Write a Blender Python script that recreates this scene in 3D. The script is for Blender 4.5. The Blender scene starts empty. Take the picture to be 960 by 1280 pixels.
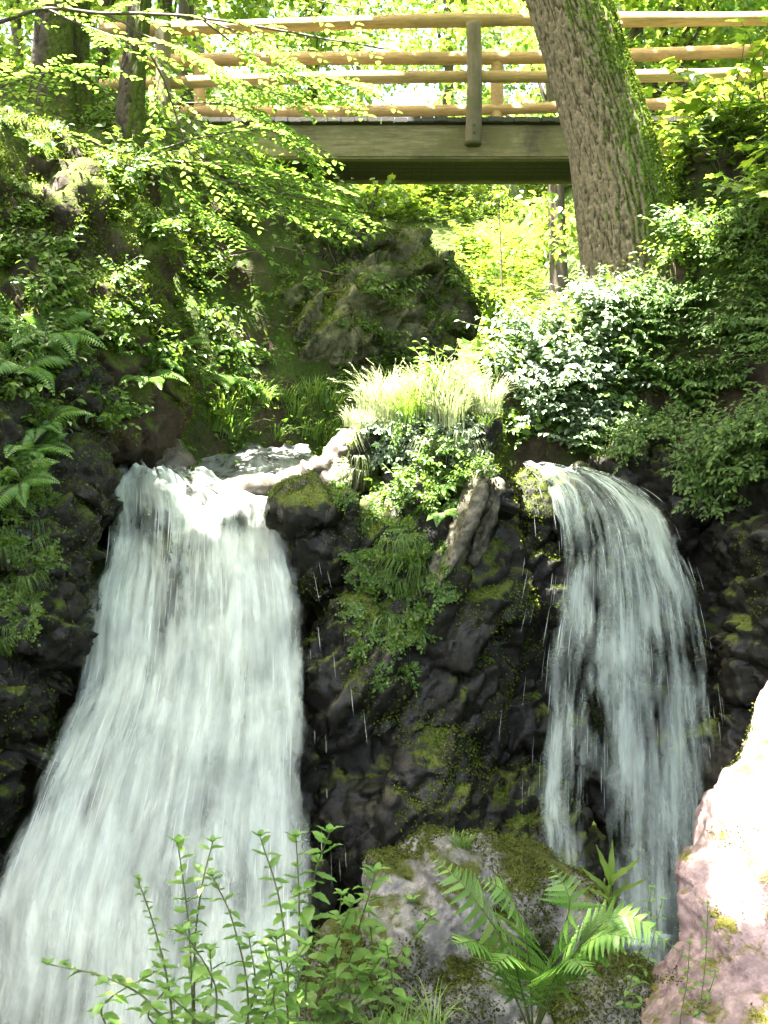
import bpy, bmesh, math, random
import numpy as np
from mathutils import Vector, Matrix, Euler
from mathutils.bvhtree import BVHTree

SC = bpy.context.scene
COL = SC.collection
FOC = 1600.0            # focal length in photo pixels (photo 960 x 1280)

# ------------------------------------------------------------------ camera
cam_d = bpy.data.cameras.new('camera')
cam_d.sensor_fit = 'VERTICAL'
cam_d.angle = 2 * math.atan(640 / FOC)
cam_d.clip_start = 0.05
cam_d.clip_end = 600
cam = bpy.data.objects.new('camera', cam_d)
COL.objects.link(cam)
cam.rotation_euler = (math.pi / 2, 0, 0)
SC.camera = cam

# ------------------------------------------------------------------ sky and sun
SUN = Vector((-0.27, -0.10, 0.95)).normalized()        # towards the sun
sun_el = math.asin(SUN.z)
sun_az = math.atan2(SUN.x, SUN.y)
world = bpy.data.worlds.new('World')
SC.world = world
world.use_nodes = True
wt = world.node_tree
sky = wt.nodes.new('ShaderNodeTexSky')
sky.sky_type = 'NISHITA'
sky.sun_disc = False
sky.sun_elevation = sun_el
sky.sun_rotation = sun_az
sky.air_density = 0.6
sky.dust_density = 7.0
sky.ozone_density = 0.2
wt.nodes['Background'].inputs['Strength'].default_value = 0.08
wt.links.new(sky.outputs[0], wt.nodes['Background'].inputs[0])
sun_d = bpy.data.lights.new('sun', 'SUN')
sun_d.energy = 5.0
sun_d.angle = math.radians(0.5)
sun_d.color = (1.0, 0.95, 0.87)
sun = bpy.data.objects.new('sun', sun_d)
COL.objects.link(sun)
sun.rotation_euler = SUN.to_track_quat('Z', 'Y').to_euler()
sun.location = (0, 0, 40)

SC.view_settings.view_transform = 'Standard'
SC.view_settings.look = 'None'
SC.view_settings.gamma = 1
SC.view_settings.use_curve_mapping = False
SC.view_settings.exposure = 4.6
SC.cycles.use_denoising = True
SC.cycles.max_bounces = 8
SC.cycles.diffuse_bounces = 4
SC.cycles.transparent_max_bounces = 24
SC.cycles.sample_clamp_indirect = 4.0

# ------------------------------------------------------------------ helpers
RS = np.random.RandomState(11)
random.seed(5)


def at(px, py, Y):
    return np.array([(px - 480) / FOC * Y, Y, (640 - py) / FOC * Y])


_perm = np.random.RandomState(3).permutation(256)
_perm = np.concatenate([_perm, _perm, _perm])
_g = np.random.RandomState(4).normal(size=(256, 3))
_g /= np.linalg.norm(_g, axis=1)[:, None]


def noise(p):
    p = np.asarray(p, float)
    i = np.floor(p).astype(int)
    f = p - i
    u = f * f * f * (f * (f * 6 - 15) + 10)
    i &= 255
    out = 0
    for dx in (0, 1):
        for dy in (0, 1):
            for dz in (0, 1):
                h = _perm[_perm[_perm[i[:, 0] + dx] + i[:, 1] + dy] + i[:, 2] + dz]
                g = _g[h]
                d = g[:, 0] * (f[:, 0] - dx) + g[:, 1] * (f[:, 1] - dy) + g[:, 2] * (f[:, 2] - dz)
                w = (u[:, 0] if dx else 1 - u[:, 0]) * (u[:, 1] if dy else 1 - u[:, 1]) * (u[:, 2] if dz else 1 - u[:, 2])
                out = out + d * w
    return out * 1.6


def fbm(p, octaves=4, gain=.5, ridged=False):
    p = np.asarray(p, float)
    a, s, n = 1.0, 0, 0
    for k in range(octaves):
        v = noise(p * 2 ** k + k * 17.3)
        if ridged:
            v = 1 - 2 * np.abs(v)
        s = s + a * v
        n += a
        a *= gain
    return s / n


def worley(p, seed=0):
    """nearest jittered cell point: distances F1, F2, its hash and the offset to it"""
    p = np.asarray(p, float) + seed * 13.7
    i = np.floor(p).astype(int)
    f1 = np.full(len(p), 9.0); f2 = np.full(len(p), 9.0)
    hid = np.zeros(len(p), int); off = np.zeros_like(p)
    for dx in (-1, 0, 1):
        for dy in (-1, 0, 1):
            for dz in (-1, 0, 1):
                c = i + np.array([dx, dy, dz])
                b = c & 255
                h = _perm[_perm[_perm[b[:, 0]] + b[:, 1]] + b[:, 2]]
                q = c + .5 + .42 * np.stack([_perm[h + 1], _perm[h + 2], _perm[h + 3]], -1) / 128.0 - .42
                v = p - q
                d = np.sqrt((v * v).sum(1))
                near = d < f1
                f2 = np.where(near, f1, np.minimum(f2, d))
                f1 = np.where(near, d, f1)
                hid = np.where(near, h, hid)
                off = np.where(near[:, None], v, off)
    return f1, f2, hid, off


def broken(V, axis, thick, length, amp, crack, seed):
    """relief of rock split into slanting slabs: each cell is a tilted plane, joints cut in between"""
    a = np.asarray(axis, float); a = a / np.linalg.norm(a)
    b = np.cross(a, [0, 1, 0.]); b /= np.linalg.norm(b)
    c = np.cross(a, b)
    q = np.stack([V @ a / thick, V @ b / length, V @ c / length], -1)
    q = q + .18 * np.stack([noise(V * 2 + k * 9) for k in range(3)], -1)
    f1, f2, h, off = worley(q, seed)
    d = (off * _g[h]).sum(1) * 1.1 + (_perm[h + 5] / 255.0 - .5) * .9
    return amp * d - crack * (1 - smooth(0.0, .10, f2 - f1))


def smooth(a, b, x):
    t = np.clip((x - a) / (b - a), 0, 1)
    return t * t * (3 - 2 * t)


def unit(v):
    return v / np.maximum(np.linalg.norm(v, axis=-1, keepdims=True), 1e-9)


def mesh_np(name, V, F, mat=None, smooth_shade=True, attrs=None, uv=None):
    """V (n,3); F list of index arrays (m,k) with the same k, or one array"""
    V = np.asarray(V, np.float32)
    if not isinstance(F, list):
        F = [F]
    me = bpy.data.meshes.new(name)
    me.vertices.add(len(V))
    me.vertices.foreach_set('co', V.ravel())
    loops = np.concatenate([f.ravel() for f in F]).astype(np.int32)
    sizes = np.concatenate([np.full(len(f), f.shape[1], np.int32) for f in F])
    starts = np.concatenate([[0], np.cumsum(sizes)[:-1]]).astype(np.int32)
    me.loops.add(len(loops))
    me.loops.foreach_set('vertex_index', loops)
    me.polygons.add(len(sizes))
    me.polygons.foreach_set('loop_start', starts)
    me.polygons.foreach_set('loop_total', sizes)
    me.polygons.foreach_set('use_smooth', np.full(len(sizes), smooth_shade, bool))
    for k, v in (attrs or {}).items():
        v = np.asarray(v, np.float32)
        if v.ndim == 1:
            a = me.attributes.new(k, 'FLOAT', 'POINT')
            a.data.foreach_set('value', v)
        else:
            a = me.attributes.new(k, 'FLOAT_VECTOR', 'POINT')
            a.data.foreach_set('vector', v.ravel())
    me.update(calc_edges=True)
    if mat:
        me.materials.append(mat)
    return me


def link(name, me, parent=None, loc=None):
    o = bpy.data.objects.new(name, me)
    COL.objects.link(o)
    if parent is not None:
        o.parent = parent
    if loc is not None:
        o.location = loc
    return o


def tag(o, label=None, cat=None, group=None, kind=None):
    if label:
        o['label'] = label
    if cat:
        o['category'] = cat
    if group:
        o['group'] = group
    if kind:
        o['kind'] = kind
    return o


def empty(name, loc, label, cat, group=None, kind=None):
    o = link(name, None, loc=loc)
    o.empty_display_size = .1
    return tag(o, label, cat, group, kind)


def copy_tree(o, parent=None):
    c = o.copy()
    COL.objects.link(c)
    c.parent = parent
    for ch in list(o.children):
        copy_tree(ch, c)
    return c


def grid_faces(n, m, wrap=False):
    """n rows, m columns"""
    i, j = np.meshgrid(np.arange(n - 1), np.arange(m if wrap else m - 1), indexing='ij')
    a = i * m + j
    b = i * m + (j + 1) % m
    return np.stack([a, b, b + m, a + m], -1).reshape(-1, 4)


def tube_arrays(path, rad, k=8):
    path = np.asarray(path, float)
    rad = np.broadcast_to(np.asarray(rad, float), (len(path),))
    t = unit(np.gradient(path, axis=0))
    up = np.array([0.31, 0.2, 0.93])
    if abs(t[0] @ unit(up)) > .9:
        up = np.array([1, 0.1, 0.05])
    a = unit(np.cross(t, up))
    b = np.cross(t, a)
    th = np.linspace(0, 2 * np.pi, k, endpoint=False)
    V = path[:, None] + rad[:, None, None] * (np.cos(th)[None, :, None] * a[:, None] + np.sin(th)[None, :, None] * b[:, None])
    V = V.reshape(-1, 3)
    F = grid_faces(len(path), k, True)
    n = len(path)
    V = np.concatenate([V, path[:1], path[-1:]])
    j = np.arange(k)
    c0 = np.stack([np.full(k, n * k), (j + 1) % k, j], -1)
    c1 = np.stack([np.full(k, n * k + 1), (n - 1) * k + j, (n - 1) * k + (j + 1) % k], -1)
    return V, F, np.concatenate([c0, c1])


def tubes(name, paths, rads, mat, parent=None, k=6):
    Vs, Q, T, off = [], [], [], 0
    for p, r in zip(paths, rads):
        V, F, C = tube_arrays(p, r, k)
        Vs.append(V); Q.append(F + off); T.append(C + off)
        off += len(V)
    me = mesh_np(name, np.concatenate(Vs), [np.concatenate(Q), np.concatenate(T)], mat)
    return link(name, me, parent) if parent is not False else me


def spline(pts, n):
    """Catmull-Rom through the points"""
    p = np.asarray(pts, float)
    p = np.concatenate([[2 * p[0] - p[1]], p, [2 * p[-1] - p[-2]]])
    t = np.linspace(0, len(p) - 3 - 1e-6, n)
    i = t.astype(int)
    f = (t - i)[:, None]
    a, b, c, d = p[i], p[i + 1], p[i + 2], p[i + 3]
    return .5 * (2 * b + (c - a) * f + (2 * a - 5 * b + 4 * c - d) * f ** 2 + (3 * b - a - 3 * c + d) * f ** 3)


# ------------------------------------------------------------------ materials
class NT:
    def __init__(self, name):
        self.m = bpy.data.materials.new(name)
        self.m.use_nodes = True
        self.t = self.m.node_tree
        self.t.nodes.clear()
        self.out = self.n('ShaderNodeOutputMaterial')

    def n(self, typ, **kw):
        nd = self.t.nodes.new(typ)
        for k, v in kw.items():
            if k.startswith('i_'):
                key = k[2:].replace('_', ' ')
                nd.inputs[key].default_value = v
            else:
                setattr(nd, k, v)
        return nd

    def l(self, a, b):
        self.t.links.new(a, b)

    def tex(self, scale, detail=4, rough=.55, vec=None, dist=0, typ='ShaderNodeTexNoise'):
        nd = self.n(typ)
        nd.inputs['Scale'].default_value = scale
        if 'Detail' in nd.inputs:
            nd.inputs['Detail'].default_value = detail
        if 'Roughness' in nd.inputs:
            nd.inputs['Roughness'].default_value = rough
        if 'Distortion' in nd.inputs:
            nd.inputs['Distortion'].default_value = dist
        if vec is not None:
            self.l(vec, nd.inputs['Vector'])
        return nd.outputs['Fac'] if 'Fac' in nd.outputs else nd.outputs['Distance']

    def ramp(self, fac, stops):
        nd = self.n('ShaderNodeValToRGB')
        el = nd.color_ramp.elements
        while len(el) < len(stops):
            el.new(.5)
        for e, (p, c) in zip(el, stops):
            e.position = p
            e.color = (c, c, c, 1) if isinstance(c, (int, float)) else (*c, 1)
        self.l(fac, nd.inputs[0])
        return nd.outputs[0]

    def mix(self, fac, a, b, blend='MIX'):
        nd = self.n('ShaderNodeMix', data_type='RGBA', blend_type=blend)
        for s, v in ((nd.inputs[0], fac), (nd.inputs[6], a), (nd.inputs[7], b)):
            if hasattr(v, 'is_linked'):
                self.l(v, s)
            elif isinstance(v, (int, float)):
                s.default_value = v if s is nd.inputs[0] or s.type == 'VALUE' else (v, v, v, 1)
            else:
                s.default_value = (*v, 1)
        return nd.outputs[2]

    def math(self, op, a, b=0.0, clamp=False):
        nd = self.n('ShaderNodeMath', operation=op, use_clamp=clamp)
        for s, v in ((nd.inputs[0], a), (nd.inputs[1], b)):
            if hasattr(v, 'is_linked'):
                self.l(v, s)
            else:
                s.default_value = v
        return nd.outputs[0]

    def attr(self, name, what='Fac'):
        return self.n('ShaderNodeAttribute', attribute_name=name).outputs[what]

    def bump(self, h, strength=.5, dist=.02, normal=None):
        nd = self.n('ShaderNodeBump')
        nd.inputs['Strength'].default_value = strength
        nd.inputs['Distance'].default_value = dist
        self.l(h, nd.inputs['Height'])
        if normal is not None:
            self.l(normal, nd.inputs['Normal'])
        return nd.outputs[0]

    def principled(self, color, rough=.6, spec=.4, normal=None):
        nd = self.n('ShaderNodeBsdfPrincipled')
        for k, v in (('Base Color', color), ('Roughness', rough), ('Specular IOR Level', spec)):
            if hasattr(v, 'is_linked'):
                self.l(v, nd.inputs[k])
            elif isinstance(v, (int, float)):
                nd.inputs[k].default_value = v
            else:
                nd.inputs[k].default_value = (*v, 1)
        if normal is not None:
            self.l(normal, nd.inputs['Normal'])
        return nd.outputs[0]

    def done(self, shader):
        self.l(shader, self.out.inputs['Surface'])
        return self.m

    def pos(self):
        return self.n('ShaderNodeNewGeometry').outputs['Position']

    def up(self):
        g = self.n('ShaderNodeNewGeometry')
        s = self.n('ShaderNodeSeparateXYZ')
        self.l(g.outputs['Normal'], s.inputs[0])
        return s.outputs['Z']


def rock_material(name, dark, light, moss_amount=0.0, wet=.3, moss_col=((.035, .045, .008), (.085, .11, .018)), bump=.6, moss_scale=2.3):
    t = NT(name)
    p = t.pos()
    big = t.tex(2.2, 6, .62, p)
    fine = t.tex(22, 8, .7, p)
    vor = t.tex(9, 3, .5, p, typ='ShaderNodeTexVoronoi')
    c = t.mix(t.ramp(big, [(.34, 0.0), (.68, 1.0)]), dark, light)
    c = t.mix(t.ramp(fine, [(.45, 0.0), (.70, .7)]), c, tuple(min(1, 1.7 * x) for x in light))
    c = t.mix(t.ramp(vor, [(.0, .75), (.12, 0.0)]), c, tuple(.4 * x for x in dark))
    rough = t.mix(t.ramp(t.tex(5, 4, .6, p), [(.4, 0.0), (.62, 1.0)]), wet, .8)
    h = t.math('ADD', t.math('MULTIPLY', big, .6), t.math('ADD', t.math('MULTIPLY', fine, .25), t.math('MULTIPLY', vor, .15)))
    if moss_amount > 0:
        mn = t.tex(moss_scale, 6, .68, p)
        m = t.math('ADD', t.math('ADD', mn, t.math('MULTIPLY', t.up(), .22)), moss_amount - 1.0)
        m = t.ramp(m, [(.0, 0.0), (.10, 1.0)])
        mf = t.tex(60, 4, .7, p)
        mc = t.mix(t.ramp(mf, [(.3, 0.0), (.7, 1.0)]), *moss_col)
        c = t.mix(m, c, mc)
        rough = t.mix(m, rough, .95)
        h = t.math('ADD', h, t.math('MULTIPLY', t.math('MULTIPLY', mf, m), .5))
    return t.done(t.principled(c, rough, .18, t.bump(h, bump, .05)))


def leaf_material(name, c1, c2, trans=.45, rough=.42, spec=.5, tcol=None):
    t = NT(name)
    r = t.attr('rnd')
    c = t.mix(r, c1, c2)
    # translucent light is yellower than reflected light
    tc = t.mix(r, tuple(1.5 * x for x in c1), tuple(1.5 * x for x in c2)) if tcol is None else t.mix(r, *tcol)
    p = t.principled(c, rough, spec)
    tr = t.n('ShaderNodeBsdfTranslucent')
    t.l(tc, tr.inputs['Color'])
    mx = t.n('ShaderNodeMixShader')
    mx.inputs[0].default_value = trans
    t.l(p, mx.inputs[1])
    t.l(tr.outputs[0], mx.inputs[2])
    return t.done(mx.outputs[0])


def plain_material(name, c1, c2, scale=20, rough=.8, bump=.4, stretch=(1, 1, 1), wet=None, dist=.01):
    t = NT(name)
    co = t.n('ShaderNodeTexCoord').outputs['Object']
    mp = t.n('ShaderNodeMapping')
    mp.inputs['Scale'].default_value = stretch
    t.l(co, mp.inputs[0])
    n = t.tex(scale, 6, .65, mp.outputs[0])
    c = t.mix(t.ramp(n, [(.33, 0.0), (.68, 1.0)]), c1, c2)
    return t.done(t.principled(c, rough, .35, t.bump(n, bump, dist)))


M = {}
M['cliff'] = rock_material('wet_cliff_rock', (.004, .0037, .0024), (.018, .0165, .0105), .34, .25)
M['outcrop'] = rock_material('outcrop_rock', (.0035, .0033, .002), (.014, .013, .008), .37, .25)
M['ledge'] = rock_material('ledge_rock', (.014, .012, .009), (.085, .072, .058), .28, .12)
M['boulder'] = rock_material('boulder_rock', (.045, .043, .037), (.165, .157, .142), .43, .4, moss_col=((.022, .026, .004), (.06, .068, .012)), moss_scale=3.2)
M['pink'] = rock_material('pale_pink_rock', (.085, .057, .058), (.27, .195, .18), .35, .35, moss_col=((.06, .055, .01), (.16, .15, .03)), bump=.8, moss_scale=6)
M['slab'] = rock_material('slab_rock', (.025, .023, .014), (.10, .092, .062), .34, .4)
M['strata'] = rock_material('strata_rock', (.02, .019, .011), (.115, .11, .062), .44, .5)
M['bank'] = rock_material('mossy_bank', (.012, .009, .005), (.04, .03, .017), .5, .7, moss_scale=1.3)
M['ground'] = rock_material('forest_floor', (.012, .009, .005), (.045, .032, .018), .5, .8, moss_scale=.9, moss_col=((.015, .028, .004), (.05, .075, .012)))

# ------------------------------------------------------------------ terrain


def xs(y):
    return np.interp(y, [8, 9, 9.6, 10.3, 11, 12, 14, 18, 30], [-1.25, -1.1, -.85, -.3, .5, 1.25, 1.6, 1.6, 1.4])


def hw(y):
    return np.interp(y, [8, 9, 10.5, 12, 14, 18, 30], [.7, .62, .5, .5, .8, 1.2, 2])


def ground_z(x, y):
    bed = np.interp(y, [8.3, 8.8, 9.6, 10.3, 14, 18, 30, 45, 80, 200], [.05, .07, .12, .34, .9, 1.8, 5.5, 13, 24, 40])
    dl = xs(y) - hw(y) - x
    dr = x - xs(y) - hw(y)
    far = smooth(16, 24, y)
    up = np.where(dl > 0, np.interp(dl, [0, .3, .8, 1.6, 3, 6, 20, 60], [0, .5, 1.4, 2.4, 3.1, 4.2, 8, 20]),
                  np.where(dr > 0, np.interp(dr, [0, .4, 1.6, 2.5, 4, 20, 60], [0, .5, 1.15, 1.7, 2.6, 8, 20]), 0))
    z = bed + up * (1 - .45 * far)
    # made-up bank behind the bridge abutments
    lift = smooth(2.4, 3.3, x) * smooth(12.2, 13.0, y) * (1 - smooth(15.8, 18, y))
    z = np.maximum(z, z * (1 - lift) + 3.75 * lift)
    low = np.interp(y, [-12, 0, 3, 4.4, 5.6, 7, 9], [-1.3, -1.6, -1.62, -1.9, -3.05, -3.1, -3.1])
    low = low + np.interp(np.abs(x - .1), [0, 2.2, 3.2, 6, 12, 40], [0, 0, .9, 2.6, 4.5, 9])
    yf = np.interp(x, [-12, -6, -3, -2.3, -1.7, 1.5, 2.2, 3.2, 6, 12], [3, 5, 6.6, 7.7, 8.9, 9.0, 8.9, 8.1, 6, 3.5])
    k = smooth(0, 1, (y - yf) / .35 + .5)
    return low * (1 - k) + np.maximum(z, low) * k


def warp(a, b, n, lo, hi, inner):
    """coordinates dense between lo and hi"""
    mid = np.linspace(lo, hi, int(n * inner))
    r = (n - len(mid)) // 2
    e = np.linspace(0, 1, r + 1)[1:] ** 2
    return np.concatenate([(lo + (a - lo) * e)[::-1], mid, hi + (b - hi) * e])


gx = warp(-70, 70, 300, -5, 6, .75)
gy = warp(-25, 160, 420, 2.5, 17, .72)
GX, GY = np.meshgrid(gx, gy)
P = np.stack([GX.ravel(), GY.ravel(), ground_z(GX.ravel(), GY.ravel())], -1)
wob = fbm(P * .9, 5, .55)
amp = np.interp(P[:, 1], [0, 8.5, 9.5, 20, 100], [.12, .16, .30, .6, 2])
inch = (np.abs(P[:, 0] - xs(P[:, 1])) < hw(P[:, 1]) + .15) & (P[:, 1] > 8)
slope = (P[:, 1] > 9) & (P[:, 1] < 14.5) & (np.abs(P[:, 0]) < 5) & ~inch
P[:, 2] += slope * (.16 * fbm(P * 1.9 + 40, 4, ridged=True) + .05 * fbm(P * 7 + 4, 3))
P[:, 1] += slope * .22 * fbm(P * 2.3 + 90, 4)
P[:, 2] += wob * np.where(inch, .05, amp) + fbm(P * 5, 3) * np.where(inch, .02, .06)
ground = link('ground', mesh_np('ground', P, grid_faces(len(gy), len(gx)), M['ground']))
tag(ground, 'dark mossy forest floor of the gorge rising on both banks', 'ground', kind='structure')

# ------------------------------------------------------------------ rocks


def rock(name, blobs, voxel, mat, label, seed=0, amp=(.10, .05, .015), freq=(1.3, 4, 14), strata=None, cat='rock', kind=None, parent=None, facet=0.0, slabs=()):
    bm = bmesh.new()
    for b in blobs:
        c, r = b[0], b[1]
        rot = Euler(b[2]) if len(b) > 2 else Euler((0, 0, 0))
        bmesh.ops.create_icosphere(bm, subdivisions=3, radius=1, matrix=Matrix.LocRotScale(Vector(c), rot, Vector(r)))
    me = bpy.data.meshes.new(name)
    bm.to_mesh(me)
    bm.free()
    tmp = bpy.data.objects.new('tmp', me)
    COL.objects.link(tmp)
    md = tmp.modifiers.new('r', 'REMESH')
    md.mode = 'VOXEL'
    md.voxel_size = voxel
    sm = tmp.modifiers.new('s', 'SMOOTH')
    sm.factor = .6
    sm.iterations = 6
    dg = bpy.context.evaluated_depsgraph_get()
    m2 = bpy.data.meshes.new_from_object(tmp.evaluated_get(dg))
    bpy.data.objects.remove(tmp)
    n = len(m2.vertices)
    V = np.empty(n * 3, np.float32); m2.vertices.foreach_get('co', V); V = V.reshape(-1, 3).astype(float)
    N = np.empty(n * 3, np.float32); m2.vertices.foreach_get('normal', N); N = N.reshape(-1, 3)
    d = amp[0] * fbm(V * freq[0] + seed, 3) + amp[1] * fbm(V * freq[1] + seed * 2.1, 3, ridged=True) + amp[2] * fbm(V * freq[2] + seed, 3)
    if facet:
        q = fbm(V * 2.1 + seed + 7, 2) * 3.0
        d = d + facet * (np.floor(q) + smooth(.75, 1, q - np.floor(q)) - q)
    if strata is not None:
        dirn, period, sa = strata
        s = V @ (np.asarray(dirn) / np.linalg.norm(dirn)) / period + .35 * fbm(V * 1.7 + seed, 2)
        f = s - np.floor(s)
        d = d + sa * (np.where(f < .8, f / .8, (1 - f) / .2) - .5) * (.6 + .8 * noise(np.stack([np.floor(s) * 3.7, V[:, 2] * .5, V[:, 0] * .5], -1)))
    for sl in slabs:
        d = d + broken(V, *sl, seed)
    V += N * d[:, None]
    m2.vertices.foreach_set('co', V.astype(np.float32).ravel())
    m2.polygons.foreach_set('use_smooth', np.ones(len(m2.polygons), bool))
    m2.update()
    m2.materials.clear()
    m2.materials.append(mat)
    m2.name = name
    o = link(name, m2, parent)
    if parent is None:
        tag(o, label, cat, kind=kind)
    return o


def B(px, py, Y, rx, ry, rz, rot=(0, 0, 0)):
    return (tuple(at(px, py, Y)), (rx, ry, rz), rot)


STR = (.85, .25, .42)
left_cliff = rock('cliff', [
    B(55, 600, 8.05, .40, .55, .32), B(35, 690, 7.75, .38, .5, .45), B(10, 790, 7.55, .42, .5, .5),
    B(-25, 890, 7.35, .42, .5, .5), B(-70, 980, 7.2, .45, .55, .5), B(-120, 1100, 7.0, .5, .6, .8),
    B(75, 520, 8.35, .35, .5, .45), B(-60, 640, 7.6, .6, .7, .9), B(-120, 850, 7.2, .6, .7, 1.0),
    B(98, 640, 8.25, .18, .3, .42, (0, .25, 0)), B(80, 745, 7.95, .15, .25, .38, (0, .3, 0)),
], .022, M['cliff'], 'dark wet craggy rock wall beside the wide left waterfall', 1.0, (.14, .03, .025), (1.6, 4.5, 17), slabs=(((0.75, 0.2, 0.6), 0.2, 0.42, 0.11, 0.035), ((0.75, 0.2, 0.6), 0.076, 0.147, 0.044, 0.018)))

crag = rock('mossy_crag', [
    B(120, 430, 8.75, .24, .35, .62), B(150, 350, 9.1, .3, .4, .6), B(90, 330, 8.9, .38, .45, .6), B(40, 430, 8.5, .4, .5, .75),
    B(30, 230, 9.2, .55, .55, .38, (0, .3, 0)), B(110, 250, 9.6, .45, .5, .3), B(-30, 330, 8.6, .5, .5, .8),
    B(190, 460, 9.3, .35, .4, .5), B(150, 530, 9.0, .3, .4, .35),
], .04, M['bank'], 'mossy rock columns hung with ferns at the left bank', 5.0, (.2, .05, .03), (1.5, 5, 16), slabs=(((0.8, 0.2, 0.4), 0.2, 0.4, 0.1, 0.03), ((0.8, 0.2, 0.4), 0.076, 0.140, 0.040, 0.015)))

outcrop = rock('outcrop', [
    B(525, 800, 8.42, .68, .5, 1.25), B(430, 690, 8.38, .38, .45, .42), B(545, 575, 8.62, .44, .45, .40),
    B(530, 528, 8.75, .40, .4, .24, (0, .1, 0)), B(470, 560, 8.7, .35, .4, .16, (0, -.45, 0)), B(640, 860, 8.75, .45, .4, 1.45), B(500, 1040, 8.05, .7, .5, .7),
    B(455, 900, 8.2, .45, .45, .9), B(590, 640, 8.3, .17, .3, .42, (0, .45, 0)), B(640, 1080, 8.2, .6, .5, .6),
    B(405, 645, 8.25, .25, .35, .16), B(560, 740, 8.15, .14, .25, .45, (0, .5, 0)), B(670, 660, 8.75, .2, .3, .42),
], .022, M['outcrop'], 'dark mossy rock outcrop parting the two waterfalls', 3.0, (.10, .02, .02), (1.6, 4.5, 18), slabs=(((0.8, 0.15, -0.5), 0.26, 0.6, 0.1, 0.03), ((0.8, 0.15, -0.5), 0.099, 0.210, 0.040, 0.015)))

slab = rock('rock_slab', [
    B(583, 640, 7.99, .05, .16, .34, (0, .42, .5)), B(556, 700, 7.95, .045, .16, .26, (0, .55, .5)), B(602, 650, 8.1, .05, .16, .3, (0, .36, .3)),
], .014, M['slab'], 'pale slanted rock slab leaning on the outcrop between the waterfalls', 8.0, (.03, .012, .01), (3, 8, 25), slabs=(((.8, .3, -.4), .06, .3, .03, .012),))

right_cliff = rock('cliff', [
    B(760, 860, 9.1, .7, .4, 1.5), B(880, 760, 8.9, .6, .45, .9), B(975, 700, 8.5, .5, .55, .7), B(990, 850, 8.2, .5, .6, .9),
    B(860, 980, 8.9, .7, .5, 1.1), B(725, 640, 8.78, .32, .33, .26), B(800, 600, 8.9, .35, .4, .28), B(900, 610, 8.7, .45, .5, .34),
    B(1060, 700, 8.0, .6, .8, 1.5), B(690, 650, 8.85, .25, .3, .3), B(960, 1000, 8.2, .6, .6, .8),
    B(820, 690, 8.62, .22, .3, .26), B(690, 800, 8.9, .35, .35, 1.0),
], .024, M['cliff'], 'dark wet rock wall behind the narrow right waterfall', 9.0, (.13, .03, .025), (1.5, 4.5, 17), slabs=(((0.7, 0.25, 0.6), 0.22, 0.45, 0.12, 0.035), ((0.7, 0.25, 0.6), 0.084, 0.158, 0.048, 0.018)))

bed_rock = rock('cliff', [
    B(230, 690, 8.75, .55, .3, .5), B(260, 800, 8.45, .7, .3, .7), B(230, 960, 7.9, .85, .35, .8), B(200, 1150, 7.3, .95, .4, .8), B(300, 640, 8.8, .3, .25, .12), B(180, 630, 8.85, .25, .25, .12),
], .035, M['cliff'], 'stepped dark rock face under the wide left waterfall', 14.0, (.1, .03, .02), (1.6, 4.5, 13), slabs=(((0.5, 0.3, 0.8), 0.24, 0.4, 0.1, 0.02), ((0.5, 0.3, 0.8), 0.091, 0.140, 0.040, 0.010)))

ledge = rock('ledge', [
    B(310, 612, 8.75, .30, .25, .075, (0, -.12, 0)), B(375, 600, 8.75, .22, .25, .09, (0, -.3, 0)), B(262, 622, 8.7, .14, .2, .06),
], .02, M['ledge'], 'low wet dark rock ledge crossing the top of the left waterfall', 4.0, (.05, .03, .01), (2.5, 7, 25))

rib = rock('rock_rib', [
    B(400, 588, 8.72, .26, .25, .085, (0, -.5, 0)), B(440, 560, 8.75, .24, .25, .12, (0, -.6, 0)), B(430, 600, 8.6, .24, .22, .10, (0, -.3, 0)),
], .018, M['ledge'], 'sunlit slanting rock ribs below the grass tuft', 6.0, (.04, .03, .01), (2.5, 7, 25), ((.85, 0, .55), .085, .05))

bank_rock = rock('bank_rock', [
    B(185, 565, 9.3, .26, .35, .16), B(215, 585, 9.15, .16, .25, .14),
], .025, M['ledge'], 'rounded grey rock at the stream edge above the left waterfall', 7.0, (.05, .04, .012), (2, 6, 20))

strata_rock = rock('strata_rock', [
    B(385, 440, 11.3, .35, .4, .5, (0, .3, 0)), B(430, 420, 11.5, .3, .4, .6, (0, .35, 0)), B(345, 400, 11.3, .35, .4, .5, (0, .3, 0)),
    B(455, 370, 11.9, .3, .4, .4, (0, .3, 0)), B(485, 420, 12.0, .3, .4, .5, (0, .3, 0)), B(525, 450, 12.2, .3, .4, .45, (0, .3, 0)), B(330, 330, 11.8, .5, .4, .45, (0, .3, 0)),
    B(410, 320, 12.1, .5, .4, .4), B(480, 335, 12.5, .45, .4, .45, (0, .3, 0)), B(540, 385, 12.9, .35, .4, .5, (0, .35, 0)),
], .03, M['strata'], 'slanted layered rock face streaked with lichen behind the outcrop', 2.0, (.08, .02, .015), (1.6, 5, 16), slabs=(((0.82, -0.25, -0.5), 0.15, 0.7, 0.14, 0.03), ((0.82, -0.25, -0.5), 0.057, 0.245, 0.056, 0.015)))

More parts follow.
